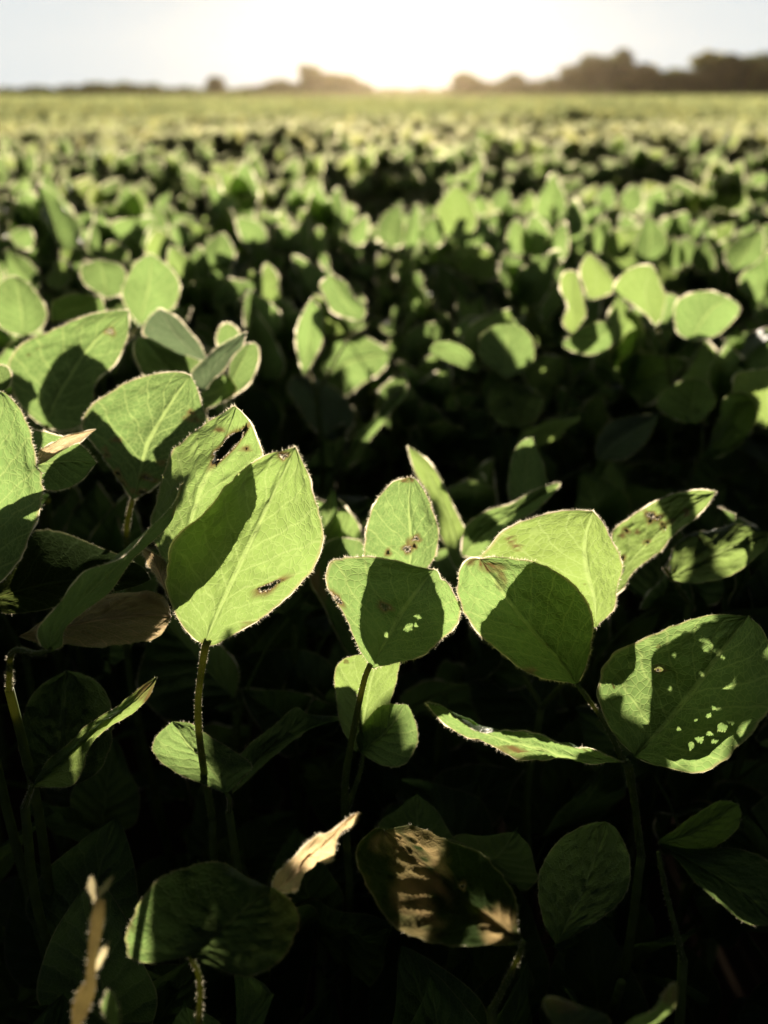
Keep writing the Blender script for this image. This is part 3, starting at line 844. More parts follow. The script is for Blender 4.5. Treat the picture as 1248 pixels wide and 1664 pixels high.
    traced_leaflet('leaflet', b_, Z8, [(905, 338), (850, 315), (822, 265), (800, 208), (825, 178)], [(978, 340), (980, 302), (942, 250), (902, 200), (870, 178)],
        [(955, 352), (920, 300), (880, 240), (845, 163)], 1.08, 1.06, .0, .012, 0, lit=True, res=(48, 30), seed=37)

    # --- right, behind the gap
    p = plant('soybean plant behind the gap with a folded pale-rimmed leaf above a round dark one', 930, 600, 1.05)
    main_stem(p, at(925, 620, 1.06), 12)
    a = stalk('leaf', p, [at(925, 620, 1.06), (918, 560, 1.04), (930, 540, 1.03)], [.0022, .0018, .0016], 38)
    traced_leaflet('leaflet', a, Z7, [(582, 290), (598, 235), (578, 190), (574, 150), (590, 124)], [(650, 270), (652, 235), (640, 180), (630, 135)],
        [(615, 330), (612, 260), (606, 190), (612, 120)], 1.03, 1.0, .0, .014, 0, lit=True, res=(48, 26), seed=38)
    traced_leaflet('leaflet', a, Z7, [(655, 185), (636, 125), (650, 85)], [(700, 208), (756, 180), (740, 138), (702, 90)], [(665, 210), (690, 165), (690, 120), (668, 64)], 1.12, 1.1, .0, .01, 0, lit=True, res=(44, 28), seed=39)
    traced_leaflet('leaflet', a, Z7, [(600, 335), (650, 300), (715, 285)], [(590, 370), (650, 392), (720, 380), (750, 340)], [(582, 350), (640, 340), (700, 335), (748, 305)], .98, .96, 0, .01, 0, res=(40, 26), seed=40, felt=.35)
    p = plant('soybean plant behind the gap at right with a pale rounded and a wide rimmed leaf', 1080, 640, 1.02)
    main_stem(p, at(1090, 620, 1.04), 13)
    a = stalk('leaf', p, [at(1090, 620, 1.04), (1080, 570, 1.03), (1066, 530, 1.02)], [.0022, .0018, .0016], 41)
    traced_leaflet('leaflet', a, Z7, [(845, 255), (795, 218), (752, 192), (752, 162), (780, 128), (820, 105)], [(905, 262), (912, 205), (892, 145)],
        [(885, 302), (860, 240), (850, 180), (870, 100)], 1.02, .99, .0, .01, 0, lit=True, res=(52, 34), seed=41)
    traced_leaflet('leaflet', a, Z7, [(955, 320), (944, 260), (952, 222), (1000, 194), (1060, 186)], [(1075, 332), (1130, 290), (1156, 250), (1150, 228)],
        [(1000, 348), (1030, 290), (1070, 240), (1118, 206)], 1.0, .99, .0, .01, 0, lit=True, res=(52, 34), seed=42)

    # --- upright leaves of the bright row: (foot of the plant, then base, tip and width of each leaf)
    for i, (fx, leaves) in enumerate((
            (740, ((744, 388, 742, 300, 62), (700, 400, 712, 352, 44), (775, 455, 786, 400, 74))),
            (655, ((636, 404, 648, 332, 46), (666, 412, 678, 330, 30), (620, 385, 600, 372, 26))),
            (868, ((866, 418, 868, 348, 48), (905, 425, 918, 360, 34), (840, 415, 838, 356, 40))),
            (930, ((925, 385, 932, 322, 40), (968, 410, 985, 355, 36), (985, 470, 965, 408, 50))),
            (1050, ((1048, 432, 1052, 350, 58), (1012, 420, 1000, 372, 38), (1096, 440, 1094, 385, 34))),
            (1150, ((1150, 445, 1146, 388, 42), (1190, 440, 1238, 372, 56), (1120, 430, 1112, 385, 36))),
            (1190, ((1182, 345, 1190, 290, 58), (1225, 330, 1240, 280, 50), (1140, 340, 1160, 312, 30))),
            (415, ((424, 405, 385, 352, 44), (470, 405, 452, 366, 46), (440, 430, 460, 415, 30))),
            (545, ((540, 400, 532, 345, 34), (575, 398, 596, 350, 30), (515, 412, 520, 368, 34))),
            (350, ((350, 440, 362, 378, 50), (300, 470, 276, 400, 46), (330, 455, 322, 400, 40))),
            (150, ((170, 470, 135, 425, 54), (195, 430, 180, 392, 50), (110, 425, 125, 395, 40))),
            (40, ((60, 470, 10, 405, 52), (85, 470, 105, 420, 34), (30, 400, 50, 372, 40))),
            (250, ((265, 420, 255, 372, 50), (220, 425, 205, 385, 40), (300, 400, 290, 360, 30))),
            (1030, ((1020, 345, 1030, 300, 40), (1060, 350, 1075, 305, 40), (985, 340, 990, 300, 36))),
            (820, ((815, 345, 822, 305, 34), (850, 350, 862, 312, 30), (785, 350, 775, 315, 28))))):
        zd = lambda py, h: (CAM_H - h) / (SP - (CY - py) / F_PX * CP)
        y0 = sum(l[1] for l in leaves) / 3
        dp = zd(y0 + 10, .68)
        foot = at(fx, y0 + 14, dp)
        p = thing('soybean_plant', 'backlit soybean plant with bright-edged leaves in the crowded row just behind the dark gap', 'plant', (foot.x, foot.y, 0), 'backlit plants in the row behind the dark gap')
        main_stem(p, at(fx, y0 + 30, dp), 40 + i)
        rr = np.random.default_rng(500 + i)
        node = (sum(l[0] for l in leaves) / 3, y0 + 6, dp)
        a = stalk('leaf', p, [at(fx, y0 + 30, dp), (fx * .5 + node[0] * .5, y0 + 18, dp), node], [.0022, .0018, .0015], 80 + i, (60, .0014, .0003), 6)
        for k, (bx, by, tx, ty, w) in enumerate(leaves):
            d0 = zd(by, .70)
            pc_ = np.array(at((bx + tx) / 2, (by + ty) / 2, dp))
            if any(np.linalg.norm((pc_ - b_) - SUNV * ((pc_ - b_) @ SUNV)) < .036 for b_ in BEAMS):
                continue
            d0 = dp + max(-.06, min(.06, d0 - dp))
            ax = np.array([tx - bx, ty - by], float)
            nl = np.array([ax[1], -ax[0]]) / np.linalg.norm(ax)
            if nl[0] > 0:
                nl = -nl
            bend = rr.uniform(-.12, .12) * w
            us = np.array([.08, .2, .35, .5, .65, .8, .92])
            pr = np.sin(np.pi * us ** .68) ** .72
            c = np.array([bx, by]) + us[:, None] * ax + (np.sin(np.pi * us) * bend)[:, None] * nl
            kl, kr = rr.uniform(.8, 1.15), rr.uniform(.8, 1.15)
            Lp = [tuple(q) for q in c + nl * (pr * w / 2 * kl)[:, None]]
            Rp = [tuple(q) for q in c - nl * (pr * w / 2 * kr)[:, None]]
            md = [(bx, by)] + [tuple(q) for q in c[1:6:2]] + [(tx, ty)]
            dt = d0 + rr.uniform(-.05, .01)
            traced_leaflet('leaflet', a, lambda q: q, Lp, Rp, md, d0, dt, rr.uniform(0, .02), rr.uniform(0, .02), rr.uniform(-.005, .01), lit=False, res=(26, 18), seed=200 + i * 3 + k, hair=(160, .0022, .0005))

    # --- dark leaves in the gap
    p = plant('low soybean plant with an upright dull leaf in the gap behind the lit group', 860, 860, .86)
    main_stem(p, at(862, 860, .86), 14)
    a = stalk('leaf', p, [at(862, 860, .86), (845, 830, .82), (840, 815, .80)], [.002, .0017, .0015], 43)
    traced_leaflet('leaflet', a, Z2, [(566, 180), (563, 120), (575, 62), (598, 27)], [(668, 170), (660, 108), (645, 60)], [(605, 205), (605, 140), (612, 80), (626, 17)], .80, .77, 0, .01, 0, res=(44, 28), seed=43, felt=.35)
    b_ = stalk('leaf', p, [at(862, 860, .86), (900, 790, .90), (960, 755, .92)], [.002, .0015, .0012], 44)
    traced_leaflet('leaflet', b_, Z7, [(690, 690), (700, 650), (740, 610), (800, 592), (850, 586)], [(740, 735), (790, 725), (840, 690), (870, 640)], [(690, 735), (740, 690), (810, 640), (896, 582)], .92, .90, .01, .01, 0, res=(48, 30), seed=44, felt=.35, mats=(M_LEAF_SKY_TINT, M_HAIR), label='dull grey-green leaflet')
    traced_leaflet('leaflet', b_, Z7, [(460, 640), (530, 610), (590, 600)], [(520, 690), (570, 660), (610, 625)], [(430, 690), (500, 655), (570, 625), (642, 596)], .93, .94, -.01, .01, 0, res=(40, 22), seed=45, felt=0)
    p = plant('low soybean plant in the gap at right with round dull and curled dark leaves', 1130, 760, .92)
    main_stem(p, at(1120, 780, .94), 15)
    a = stalk('leaf', p, [at(1120, 780, .94), (1140, 735, .92), (1142, 700, .91)], [.002, .0016, .0013], 46)
    traced_leaflet('leaflet', a, Z7, [(940, 600), (895, 570), (888, 540), (920, 500), (980, 475)], [(1050, 590), (1080, 550), (1070, 510), (1040, 480)], [(1010, 620), (1000, 560), (1010, 520), (1015, 470)], .91, .92, 0, .01, 0, res=(44, 30), seed=46, felt=.35, label='round dull leaflet')
    traced_leaflet('leaflet', a, Z7, [(1040, 725), (1080, 730), (1130, 705), (1190, 650), (1212, 585)], [(1060, 690), (1085, 620), (1095, 560), (1130, 522), (1180, 518)], [(1030, 730), (1090, 690), (1140, 630), (1205, 545)], .86, .86, .0, .014, 0, res=(48, 30), seed=47, felt=.35, wave=3)
    p = plant('soybean plant at the right edge with a bright green blunt leaf above the dark gap', 1250, 760, .92)
    main_stem(p, at(1255, 780, .93), 16)
    a = stalk('leaf', p, [at(1255, 780, .93), (1258, 720, .91), (1255, 690, .90)], [.002, .0016, .0013], 48)
    traced_leaflet('leaflet', a, Z7, [(1180, 600), (1140, 540), (1134, 480), (1160, 450)], [(1330, 600), (1350, 520), (1320, 460)], [(1260, 640), (1250, 560), (1245, 500), (1245, 438)], .90, .87, 0, 0, 0, lit=True, res=(44, 28), seed=48)
    p = plant('low soybean plant in the gap with two round dull leaves one above the other', 825, 680, 1.02)
    main_stem(p, at(825, 700, 1.05), 17)
    a = stalk('leaf', p, [at(825, 700, 1.05), (824, 640, 1.03), (820, 612, 1.02)], [.002, .0016, .0013], 49)
    traced_leaflet('leaflet', a, Z7, [(340, 430), (308, 390), (315, 330), (355, 300)], [(450, 445), (488, 400), (478, 340), (440, 300)], [(395, 470), (398, 400), (400, 350), (402, 293)], 1.02, 1.02, 0, .01, 0, res=(44, 30), seed=49, felt=0)
    traced_leaflet('leaflet', a, Z7, [(350, 500), (335, 560), (370, 615)], [(480, 500), (520, 540), (500, 600), (470, 620)], [(400, 476), (415, 530), (425, 580), (430, 628)], 1.0, .97, 0, .01, 0, res=(44, 30), seed=50, felt=0)
    traced_leaflet('leaflet', a, Z7, [(280, 445), (210, 415), (155, 390)], [(300, 420), (270, 375), (210, 350), (165, 355)], [(310, 455), (250, 410), (200, 385), (150, 370)], 1.0, 1.0, 0, 0, 0, res=(40, 24), seed=51, felt=0)
    p = plant('shaded soybean plant at right with a dark leaf crossed by bright stripes of sun', 1150, 1000, .66)
    main_stem(p, at(1120, 980, .68), 18)
    a = stalk('leaf', p, [at(1120, 980, .68), (1085, 930, .655), (1080, 925, .65)], [.002, .0016, .0013], 52)
    traced_leaflet('leaflet', a, Z2, [(1040, 402), (1120, 392), (1190, 356), (1240, 312)], [(988, 345), (1005, 300), (1055, 272), (1125, 254), (1200, 250)], [(985, 390), (1060, 350), (1150, 305), (1250, 270)], .65, .68, 0, .012, 0, res=(48, 30), seed=52, felt=0)

    # --- low dark leaves with a few touches of sun
    p = plant('low soybean plant with a small half-lit leaf in the shade under the big left leaf', 370, 1330, .54)
    main_stem(p, at(372, 1320, .545), 19)
    a = stalk('leaf', p, [at(372, 1320, .545), (373, 1300, .54), (368, 1290, .538)], [.0016, .0013, .0012], 53)
    traced_leaflet('leaflet', a, Z3, [(650, 445), (560, 405), (510, 360), (494, 325), (510, 290)], [(790, 430), (822, 385), (740, 330), (680, 290), (620, 252)],
        [(738, 482), (680, 390), (610, 320), (560, 245)], .54, .545, .0, .01, 0, lit=True, res=(52, 34), seed=53, felt=0)
    traced_leaflet('leaflet', a, Z3, [(760, 400), (800, 330), (900, 250), (960, 200)], [(880, 370), (950, 310), (1050, 250), (1120, 235)], [(750, 480), (840, 370), (930, 290), (990, 215)], .56, .58, 0, .01, 0, res=(44, 26), seed=54, felt=0)
    p = plant('low soybean plant at lower left with a folded dark leaf whose torn tip is lit', 60, 1290, .50)
    main_stem(p, at(40, 1310, .50), 20)
    a = stalk('leaf', p, [at(40, 1310, .50), (48, 1290, .48), (52, 1278, .475)], [.0016, .0013, .0012], 55)
    traced_leaflet('leaflet', a, Z3, [(150, 375), (250, 285), (350, 205), (440, 148)], [(240, 455), (300, 325), (380, 250), (440, 207), (482, 168)], [(105, 455), (220, 350), (330, 255), (430, 185), (511, 99)], .475, .505, .01, .012, 0, res=(56, 26), seed=55, felt=0, lit=False, burn_or_sun=[(480, 150, 40, 40)])
    traced_leaflet('leaflet', a, Z3, [(100, 440), (60, 330), (90, 180), (160, 110)], [(330, 400), (370, 250), (340, 140), (270, 90)], [(190, 470), (200, 330), (210, 200), (215, 80)], .515, .575, 0, 0, 0, res=(52, 36), seed=56, felt=0)
    p = plant('blurred soybean plant at the bottom with a translucent green leaf and a pale folded blade', 330, 1620, .42)
    main_stem(p, at(320, 1700, .42), 21)
    a = stalk('leaf', p, [at(320, 1700, .42), (325, 1600, .405), (310, 1555, .40)], [.0018, .0014, .0012], 57)
    traced_leaflet('leaflet', a, Z3, [(480, 1030), (410, 1000), (420, 900), (500, 770), (610, 712), (720, 702), (800, 745)], [(760, 1070), (850, 1060), (930, 1000), (972, 900), (955, 840), (900, 790)],
        [(620, 1010), (700, 940), (770, 880), (880, 785)], .387, .413, .012, -.006, 0, lit=False, res=(60, 44), seed=57, felt=0, label='translucent green leaflet')
    traced_leaflet('leaflet', a, Z3, [(890, 755), (960, 680), (1045, 612), (1105, 572)], [(925, 805), (1000, 730), (1070, 665), (1135, 600)], [(890, 800), (970, 725), (1060, 640), (1165, 540)], .425, .42, .0, .01, 0, lit=True, res=(48, 20), seed=58, wave=3, mats=(M_LEAF_DRY, M_HAIR), label='pale dry folded blade')
    p = plant('slender soybean seedling at bottom left with a bright swollen joint on its lit stalk', 120, 1680, .355)
    main_stem(p, at(118, 1690, .355), 22)
    a = stalk('leaf', p, [at(118, 1690, .355), (134, 1628, .352), (144, 1606, .35), (147, 1596, .35), (148, 1580, .35), (152, 1545, .351), (157, 1505, .353), (161, 1475, .354), (162, 1462, .355)], [.0019, .0017, .0034, .0036, .0018, .0019, .0022, .0027, .002], 60, (420, .0014, .0002), 12, (M_STEM_SUN_TINT, M_HAIR))
    traced_leaflet('leaflet', a, Z3, [(290, 800), (285, 770)], [(310, 800), (312, 770)], [(312, 850), (300, 800), (298, 745)], .356, .36, 0, 0, 0, res=(16, 8), seed=60, felt=0, mats=(M_STEM_SUN_TINT, M_HAIR), hair=(60, .001, .0002))
    traced_leaflet('leaflet', a, Z3, [(318, 800), (340, 770)], [(330, 810), (352, 785)], [(316, 840), (335, 795), (370, 745)], .355, .35, 0, 0, 0, res=(16, 8), seed=61, felt=0, mats=(M_STEM_SUN_TINT, M_HAIR), hair=(60, .001, .0002))
    traced_leaflet('leaflet', a, Z3, [(315, 1020), (335, 980)], [(330, 1030), (350, 990)], [(310, 1060), (335, 1005), (356, 955)], .35, .345, 0, 0, 0, res=(16, 8), seed=62, felt=0, mats=(M_STEM_SUN_TINT, M_HAIR), hair=(60, .001, .0002))
    traced_leaflet('leaflet', a, Z3, [(330, 1180), (345, 1130)], [(390, 1220), (375, 1140)], [(370, 1250), (355, 1170), (345, 1115)], .35, .35, 0, 0, 0, res=(24, 14), seed=64, felt=0)
    p = plant('low soybean plant at bottom centre with a dark leaf holding a ragged patch of sun', 760, 1600, .44)
    main_stem(p, at(800, 1640, .44), 23)
    a = stalk('leaf', p, [at(800, 1640, .44), (840, 1560, .43), (850, 1530, .425)], [.0018, .0014, .0012], 65)
    traced_leaflet('leaflet', a, Z4, [(330, 960), (180, 970), (40, 900), (-60, 780), (-90, 660), (-20, 590)], [(430, 900), (410, 780), (330, 690), (220, 630), (100, 590)],
        [(450, 960), (340, 880), (220, 780), (100, 690), (0, 600)], .385, .465, -.022, .03, 0, mats=(M_LEAF_OLD, M_HAIR), lit=False, res=(60, 44), seed=65, felt=0, holes=[(180, 745, 6, 6, 0), (255, 770, 6, 8, 0)], burn_or_sun=[(120, 760, 95, 190), (370, 900, 60, 70), (20, 640, 60, 40)])  # tan patches paint the sun falling on this leaf
    traced_leaflet('leaflet', a, Z4, [(520, 900), (500, 760), (560, 640), (660, 580)], [(690, 900), (790, 800), (800, 700), (760, 600)], [(560, 970), (620, 850), (670, 740), (720, 570)], .47, .49, 0, 0, 0, res=(48, 34), seed=66, felt=0)
    p = plant('low soybean plant at lower right with a blunt dull green leaf above a broad one', 1120, 1500, .47)
    main_stem(p, at(1110, 1560, .47), 24)
    a = stalk('leaf', p, [at(1110, 1560, .47), (1080, 1440, .465), (1070, 1385, .46)], [.0018, .0014, .0012], 67)
    traced_leaflet('leaflet', a, Z4, [(900, 628), (960, 585), (1035, 532), (1100, 502)], [(980, 668), (1060, 662), (1128, 620), (1162, 560)], [(892, 645), (980, 615), (1070, 565), (1152, 512)], .46, .45, 0, .0, 0, res=(44, 28), seed=67, felt=0)
    traced_leaflet('leaflet', a, Z4, [(950, 690), (1010, 765), (1100, 845), (1190, 905)], [(1000, 660), (1130, 655), (1240, 690), (1300, 760)], [(890, 640), (1000, 700), (1120, 770), (1280, 900)], .46, .43, 0, .0, 0, res=(56, 40), seed=68, felt=0)
    p = plant('blurred soybean plant at the bottom right with a curled leaf edge catching the sun', 1010, 1700, .36)
    main_stem(p, at(1010, 1760, .36), 25)
    a = stalk('leaf', p, [at(1010, 1760, .36), (1010, 1720, .35), (1000, 1700, .345)], [.0018, .0014, .0012], 69)
    traced_leaflet('leaflet', a, Z4, [(560, 1240), (525, 1185), (520, 1150), (545, 1140)], [(650, 1260), (720, 1250), (740, 1215), (690, 1185)], [(620, 1280), (610, 1230), (600, 1190), (590, 1155)], .345, .36, -.006, .01, 0, res=(40, 26), seed=69, burn_or_sun=[(590, 1160, 60, 30), (930, 1130, 30, 40)], felt=.35)
    traced_leaflet('leaflet', a, Z4, [(790, 1225), (850, 1190), (900, 1150), (920, 1110)], [(840, 1260), (910, 1215), (945, 1165), (955, 1120)], [(770, 1275), (860, 1225), (915, 1165), (942, 1095)], .345, .35, -.01, .012, 0, res=(40, 18), seed=74, burn_or_sun=[(590, 1160, 60, 30), (930, 1130, 30, 40)], felt=.35)


build_near()
bpy.context.view_layer.update()
LIT, BEAMS = np.array(LIT), np.array([(*b_, .034) for b_ in BEAMS])
LITP = np.vstack([LIT, BEAMS])
CAMV = np.array(cam.location)
SEENV = np.array(SEEN) - CAMV
SEEND = np.linalg.norm(SEENV, axis=1)
SEENV /= SEEND[:, None]

def blocks_sun(c, r):
    """does a leaflet of radius r at c grow over a traced leaf or keep the sun from a lit one?"""
    t = SEENV @ (c - CAMV)
    m = (t > .2) & (t < SEEND + .01)
    if m.any() and (np.linalg.norm((c - CAMV) - t[m, None] * SEENV[m], axis=1) < .038).any():
        return True
    d = c - LITP[:, :3]
    t = d @ SUNV
    m = t > 0.05
    return bool(m.any() and (np.linalg.norm(d[m] - t[m, None] * SUNV, axis=1) < LITP[m, 3]).any())


# ------------------------------------------------------------------ plants of the rows
def generic_leaf(L, Wd, nu, nv, fold, curl, tipk, rng, wave=1.0, hair=(0, 0, 0), mats=(M_LEAF, M_HAIR), rim=0.0, name='leaflet'):
    U, Vv = np.meshgrid(np.linspace(0, 1, nu + 1), np.linspace(-1, 1, nv + 1), indexing='ij')
    w = Wd / 2 * np.maximum(np.sin(np.pi * np.clip(U, 0, 1) ** tipk), 0) ** .76 * (1.06 - .3 * U ** 3) + 1e-5
    asym = 1 + .12 * Vv * rng.uniform(-1, 1)
    x = Vv * w * asym
    y = U * L
    z = np.abs(x) * math.tan(fold) - curl * L * U ** 2 + smooth_noise(U.shape, rng, 4) * .0016 * wave * (L / .09)
    z += np.abs(Vv) ** 3 * np.sin(U * 14 + rng.uniform(0, 6)) * .0018 * wave * np.sign(Vv) * (L / .09)
    if nu > 12:
        z += quilt(U, Vv, rng) * .0007
    P = np.stack([x, y, z], -1)
    UVp = np.stack([(Vv + 1) / 2, U], -1)
    return P, UVp, leaf_mesh(name, P, UVp, rng, hair, None, None, mats, rim)


rg = np.random.default_rng(77)
LEAF_SETS = []      # meshes with veins, felt edge and hairs, for plants whose parts show
for k in range(12):
    L = rg.uniform(.072, .104)
    LEAF_SETS.append((L, generic_leaf(L, L * rg.uniform(.56, .78), 22, 16, rg.uniform(.05, .85), rg.uniform(-.12, .32), rg.uniform(.5, .68), rg,
                                      2.0, (190, .0024, .0005), rim=.0015)[2]))
LEAF_LOW = []       # leaves down in the stand, hairs left off so shaded edges stay dark
for k in range(4):
    L = rg.uniform(.085, .105)
    LEAF_LOW.append((L, generic_leaf(L, L * rg.uniform(.62, .78), 20, 14, rg.uniform(.05, .4), rg.uniform(-.05, .18), rg.uniform(.56, .74), rg, 1.2)[2]))
PET = tube_mesh('leaf', [(0, 0, 0), (0, .35, .10), (0, .7, .12), (0, 1, .05)], [.022, .016, .013, .014], rg, 6, (0, 0, 0))
STEM_ME = tube_mesh('stem', [(0, 0, -.03), (.01, .004, .33), (-.008, .006, .66), (0, 0, 1)], [.006, .005, .0042, .003], rg, 7, (0, 0, 0))


def frame(y, zhint):
    y = Vector(y).normalized()
    z = Vector(zhint)
    z = (z - y * z.dot(y)).normalized()
    x = y.cross(z)
    return Matrix((x, y, z)).transposed().to_4x4()


def plant_layout(h, rng, nleaf=None, spread=1.0):
    """list of leaves: (petiole matrix, petiole length, [leaflet matrices]) in plant space"""
    out = []
    n = nleaf or int(rng.integers(5, 8))
    a0 = rng.uniform(0, 6.28)
    for i in range(n):
        f = i / max(1, n - 1)
        az = a0 + i * 2.4 + rng.uniform(-.5, .5)
        hz = h * (0.42 + 0.45 * f)
        pl = rng.uniform(.09, .15) * (1.15 - .45 * f) * spread
        el = math.radians(rng.uniform(18, 45) + 25 * f)
        d = Vector((math.cos(az) * math.cos(el), math.sin(az) * math.cos(el), math.sin(el)))
        M = Matrix.Translation((0, 0, hz)) @ frame(d, (0, 0, 1)) @ Matrix.Scale(pl, 4)
        node = M @ Vector((0, 1, .05))
        ls = []
        for s in (0, -1, 1):
            a2 = az + s * 1.25 + rng.uniform(-.25, .25)
            up = math.radians(rng.uniform(25, 82) if f > .35 else rng.uniform(-10, 40))
            td = Vector((math.cos(a2) * math.cos(up), math.sin(a2) * math.cos(up), math.sin(up)))
            # blades turn their faces across the low sun
            nh = Vector((rng.normal(0, .45), -1.0, rng.uniform(.0, 1.0))) if rng.random() < .75 else Vector((rng.normal(), rng.normal(), 1.0))
            if abs(td.normalized().dot(nh.normalized())) > .93:
                nh = nh + Vector((0, 0, .8))
            bl = .022 if s == 0 else .004
            sc = rng.uniform(.66, 1.12) * (1.05 - .2 * (1 - f) * .2)
            Ml = Matrix.Translation(node + td * bl) @ frame(td, nh) @ Matrix.Scale(sc, 4)
            ls.append(Ml)
        out.append((M, pl, ls))
    return out


GAPS = []


def canopy_h(x, y, rng):
    """height of the canopy: rows with low dark lanes between them"""
    lane1 = (y > .62 + max(0, -.16 - x) * 1.2) and (y < 1.02 - max(0, -x) * .9) and x > -.25
    lane2c = 2.55 + .42 * x
    lane2 = abs(y - lane2c) < .25
    if y < .62:
        return None
    if lane1:
        return rng.uniform(.50, .62)
    if lane2:
        return rng.uniform(.55, .63)
    if y > 2.6:
        r = ((y - .42 * x) - 2.7) / .95
        edge = abs(r - round(r))
        return rng.uniform(.67, .75) if edge < .40 else rng.uniform(.60, .70)
    return rng.uniform(.64, .74) if y > 1.25 else rng.uniform(.62, .70)


def put_plant(x, y, h, rng, label, group, prune=True, leaves=None):
    leaves = leaves or LEAF_SETS
    root = thing('soybean_plant', label, 'plant', (x, y, 0), group)
    st = obj('stem', STEM_ME, root, Matrix.Diagonal((1, 1, h * .9, 1)))
    W0 = Matrix.Translation((x, y, 0))
    for (M, pl, ls) in plant_layout(h, rng, int(rng.integers(7, 11)) if y > 1.15 else None):
        keep = []
        for Ml in ls:
            c = np.array((W0 @ Ml) @ Vector((0, .045, 0)))
            if prune and blocks_sun(c, .050):
                continue
            if prune and np.hypot(c[0], c[1]) < .62 and c[2] > .50:
                continue
            keep.append(Ml)
        if not keep:
            continue
        lf = obj('leaf', PET, root, M)
        Mi = M.inverted()
        for Ml in keep:
            L, me = leaves[int(rng.integers(len(leaves)))]
            obj('leaflet', me, lf, Mi @ Ml)
    return root


def visible_x(y, margin):
    return y * .475 + margin


rng = np.random.default_rng(2024)
NEAR_SPOTS, MID_SPOTS = [], []
y = .66
while y < 2.25:
    x = -visible_x(y, .12)
    while x < visible_x(y, .12):
        NEAR_SPOTS.append((x + rng.uniform(-.05, .05), y + rng.uniform(-.045, .045)))
        x += .155 if y < 1.5 else .175
    y += .135
y = 2.3
while y < 3.9:
    x = -visible_x(y, .15)
    while x < visible_x(y, .15):
        MID_SPOTS.append((x + rng.uniform(-.09, .09), y + rng.uniform(-.07, .07)))
        x += .24
    y += .21

BANDS = {
    'lane': ('low soybean plant with dull leaves standing in the dark gap behind the sharp front plants', 'low plants in the dark gap behind the front plants'),
    'row': ('backlit soybean plant with bright-edged leaves in the crowded row just behind the dark gap', 'backlit plants in the row behind the dark gap'),
    'left': ('backlit soybean plant in the crowd of pale leaves along the left side', 'backlit plants along the left side'),
    'low': ('low soybean plant lost in deep shade beneath the sharp front leaves', 'low plants in the shade beneath the front leaves'),
    'mid': ('blurred soybean plant in the glowing rows beyond the second dark lane', 'blurred plants beyond the second dark lane'),
}
for (x, y) in NEAR_SPOTS:
    h = canopy_h(x, y, rng)
    if h is None:
        continue
    b = 'lane' if h < .56 and y < 1.3 else ('left' if x < -.25 * y - .05 and y < 1.4 else 'row')
    # keep the tops under the line of sight to the sun from the front leaves
    put_plant(x, y, h, rng, BANDS[b][0], BANDS[b][1], True, LEAF_LOW if b == 'lane' else LEAF_SETS)
for (x, y) in [(-.26, .36), (-.15, .30), (-.05, .36), (.06, .30), (.15, .38), (.25, .34), (-.2, .48), (0, .5), (.1, .5), (.24, .5), (-.32, .5), (.34, .46),
               (-.09, .22), (.1, .2), (.0, .27), (-.2, .22), (.2, .24), (-.12, .58), (.05, .60), (.19, .62), (.30, .58), (-.3, .62)]:
    put_plant(x, y, rng.uniform(.52, .58) if y > .55 else rng.uniform(.40, .50) if y > .3 else rng.uniform(.36, .42), rng, BANDS['low'][0], BANDS['low'][1], True, LEAF_LOW)

# plants farther off: one mesh each, from eight prototypes
def simple_leaf_arrays(rim, nu=5, nv=4, L=.092):
    rr = np.random.default_rng(9)
    U, Vv = np.meshgrid(np.linspace(0, 1, nu + 1), np.linspace(-1, 1, nv + 1), indexing='ij')
    w = L * .36 * np.maximum(np.sin(np.pi * U ** .6), 0) ** .76 * (1.06 - .3 * U ** 3) + 1e-5
    P = np.stack([Vv * w, U * L, np.abs(Vv) * w * .25 - .06 * L * U ** 2], -1).reshape(-1, 3)
    q = grid_quads(nu, nv)
    mi = np.zeros(len(q), int)
    if rim:
        idx = np.r_[np.arange(nu + 1) * (nv + 1), (np.arange(nu + 1) * (nv + 1) + nv)[::-1][1:]]
        B = P[idx]
        c = np.array([0, L * .45, 0])
        O = (B - c) / np.linalg.norm(B - c, axis=1, keepdims=True)
        k0 = len(P)
        P = np.vstack([P, B + O * rim + np.array([0, 0, rim * .5])])
        m = len(idx)
        ii = np.arange(m - 1)
        q = np.vstack([q, np.stack([idx[:-1], idx[1:], k0 + ii + 1, k0 + ii], -1)])
        mi = np.r_[mi, np.ones(m - 1, int)]
    return P, q, mi


def join_leaves(mats4, leaf, rnds):
    """many leaflet matrices (n,4,4) x one leaf -> arrays"""
    P, q, mi = leaf
    n, k = len(mats4), len(P)
    Ph = np.c_[P, np.ones(k)]
    V = np.einsum('nij,kj->nki', mats4, Ph)[..., :3].reshape(-1, 3)
    Q = (q[None] + (np.arange(n) * k)[:, None, None]).reshape(-1, 4)
    return V, Q, np.tile(mi, n), np.repeat(rnds, k)


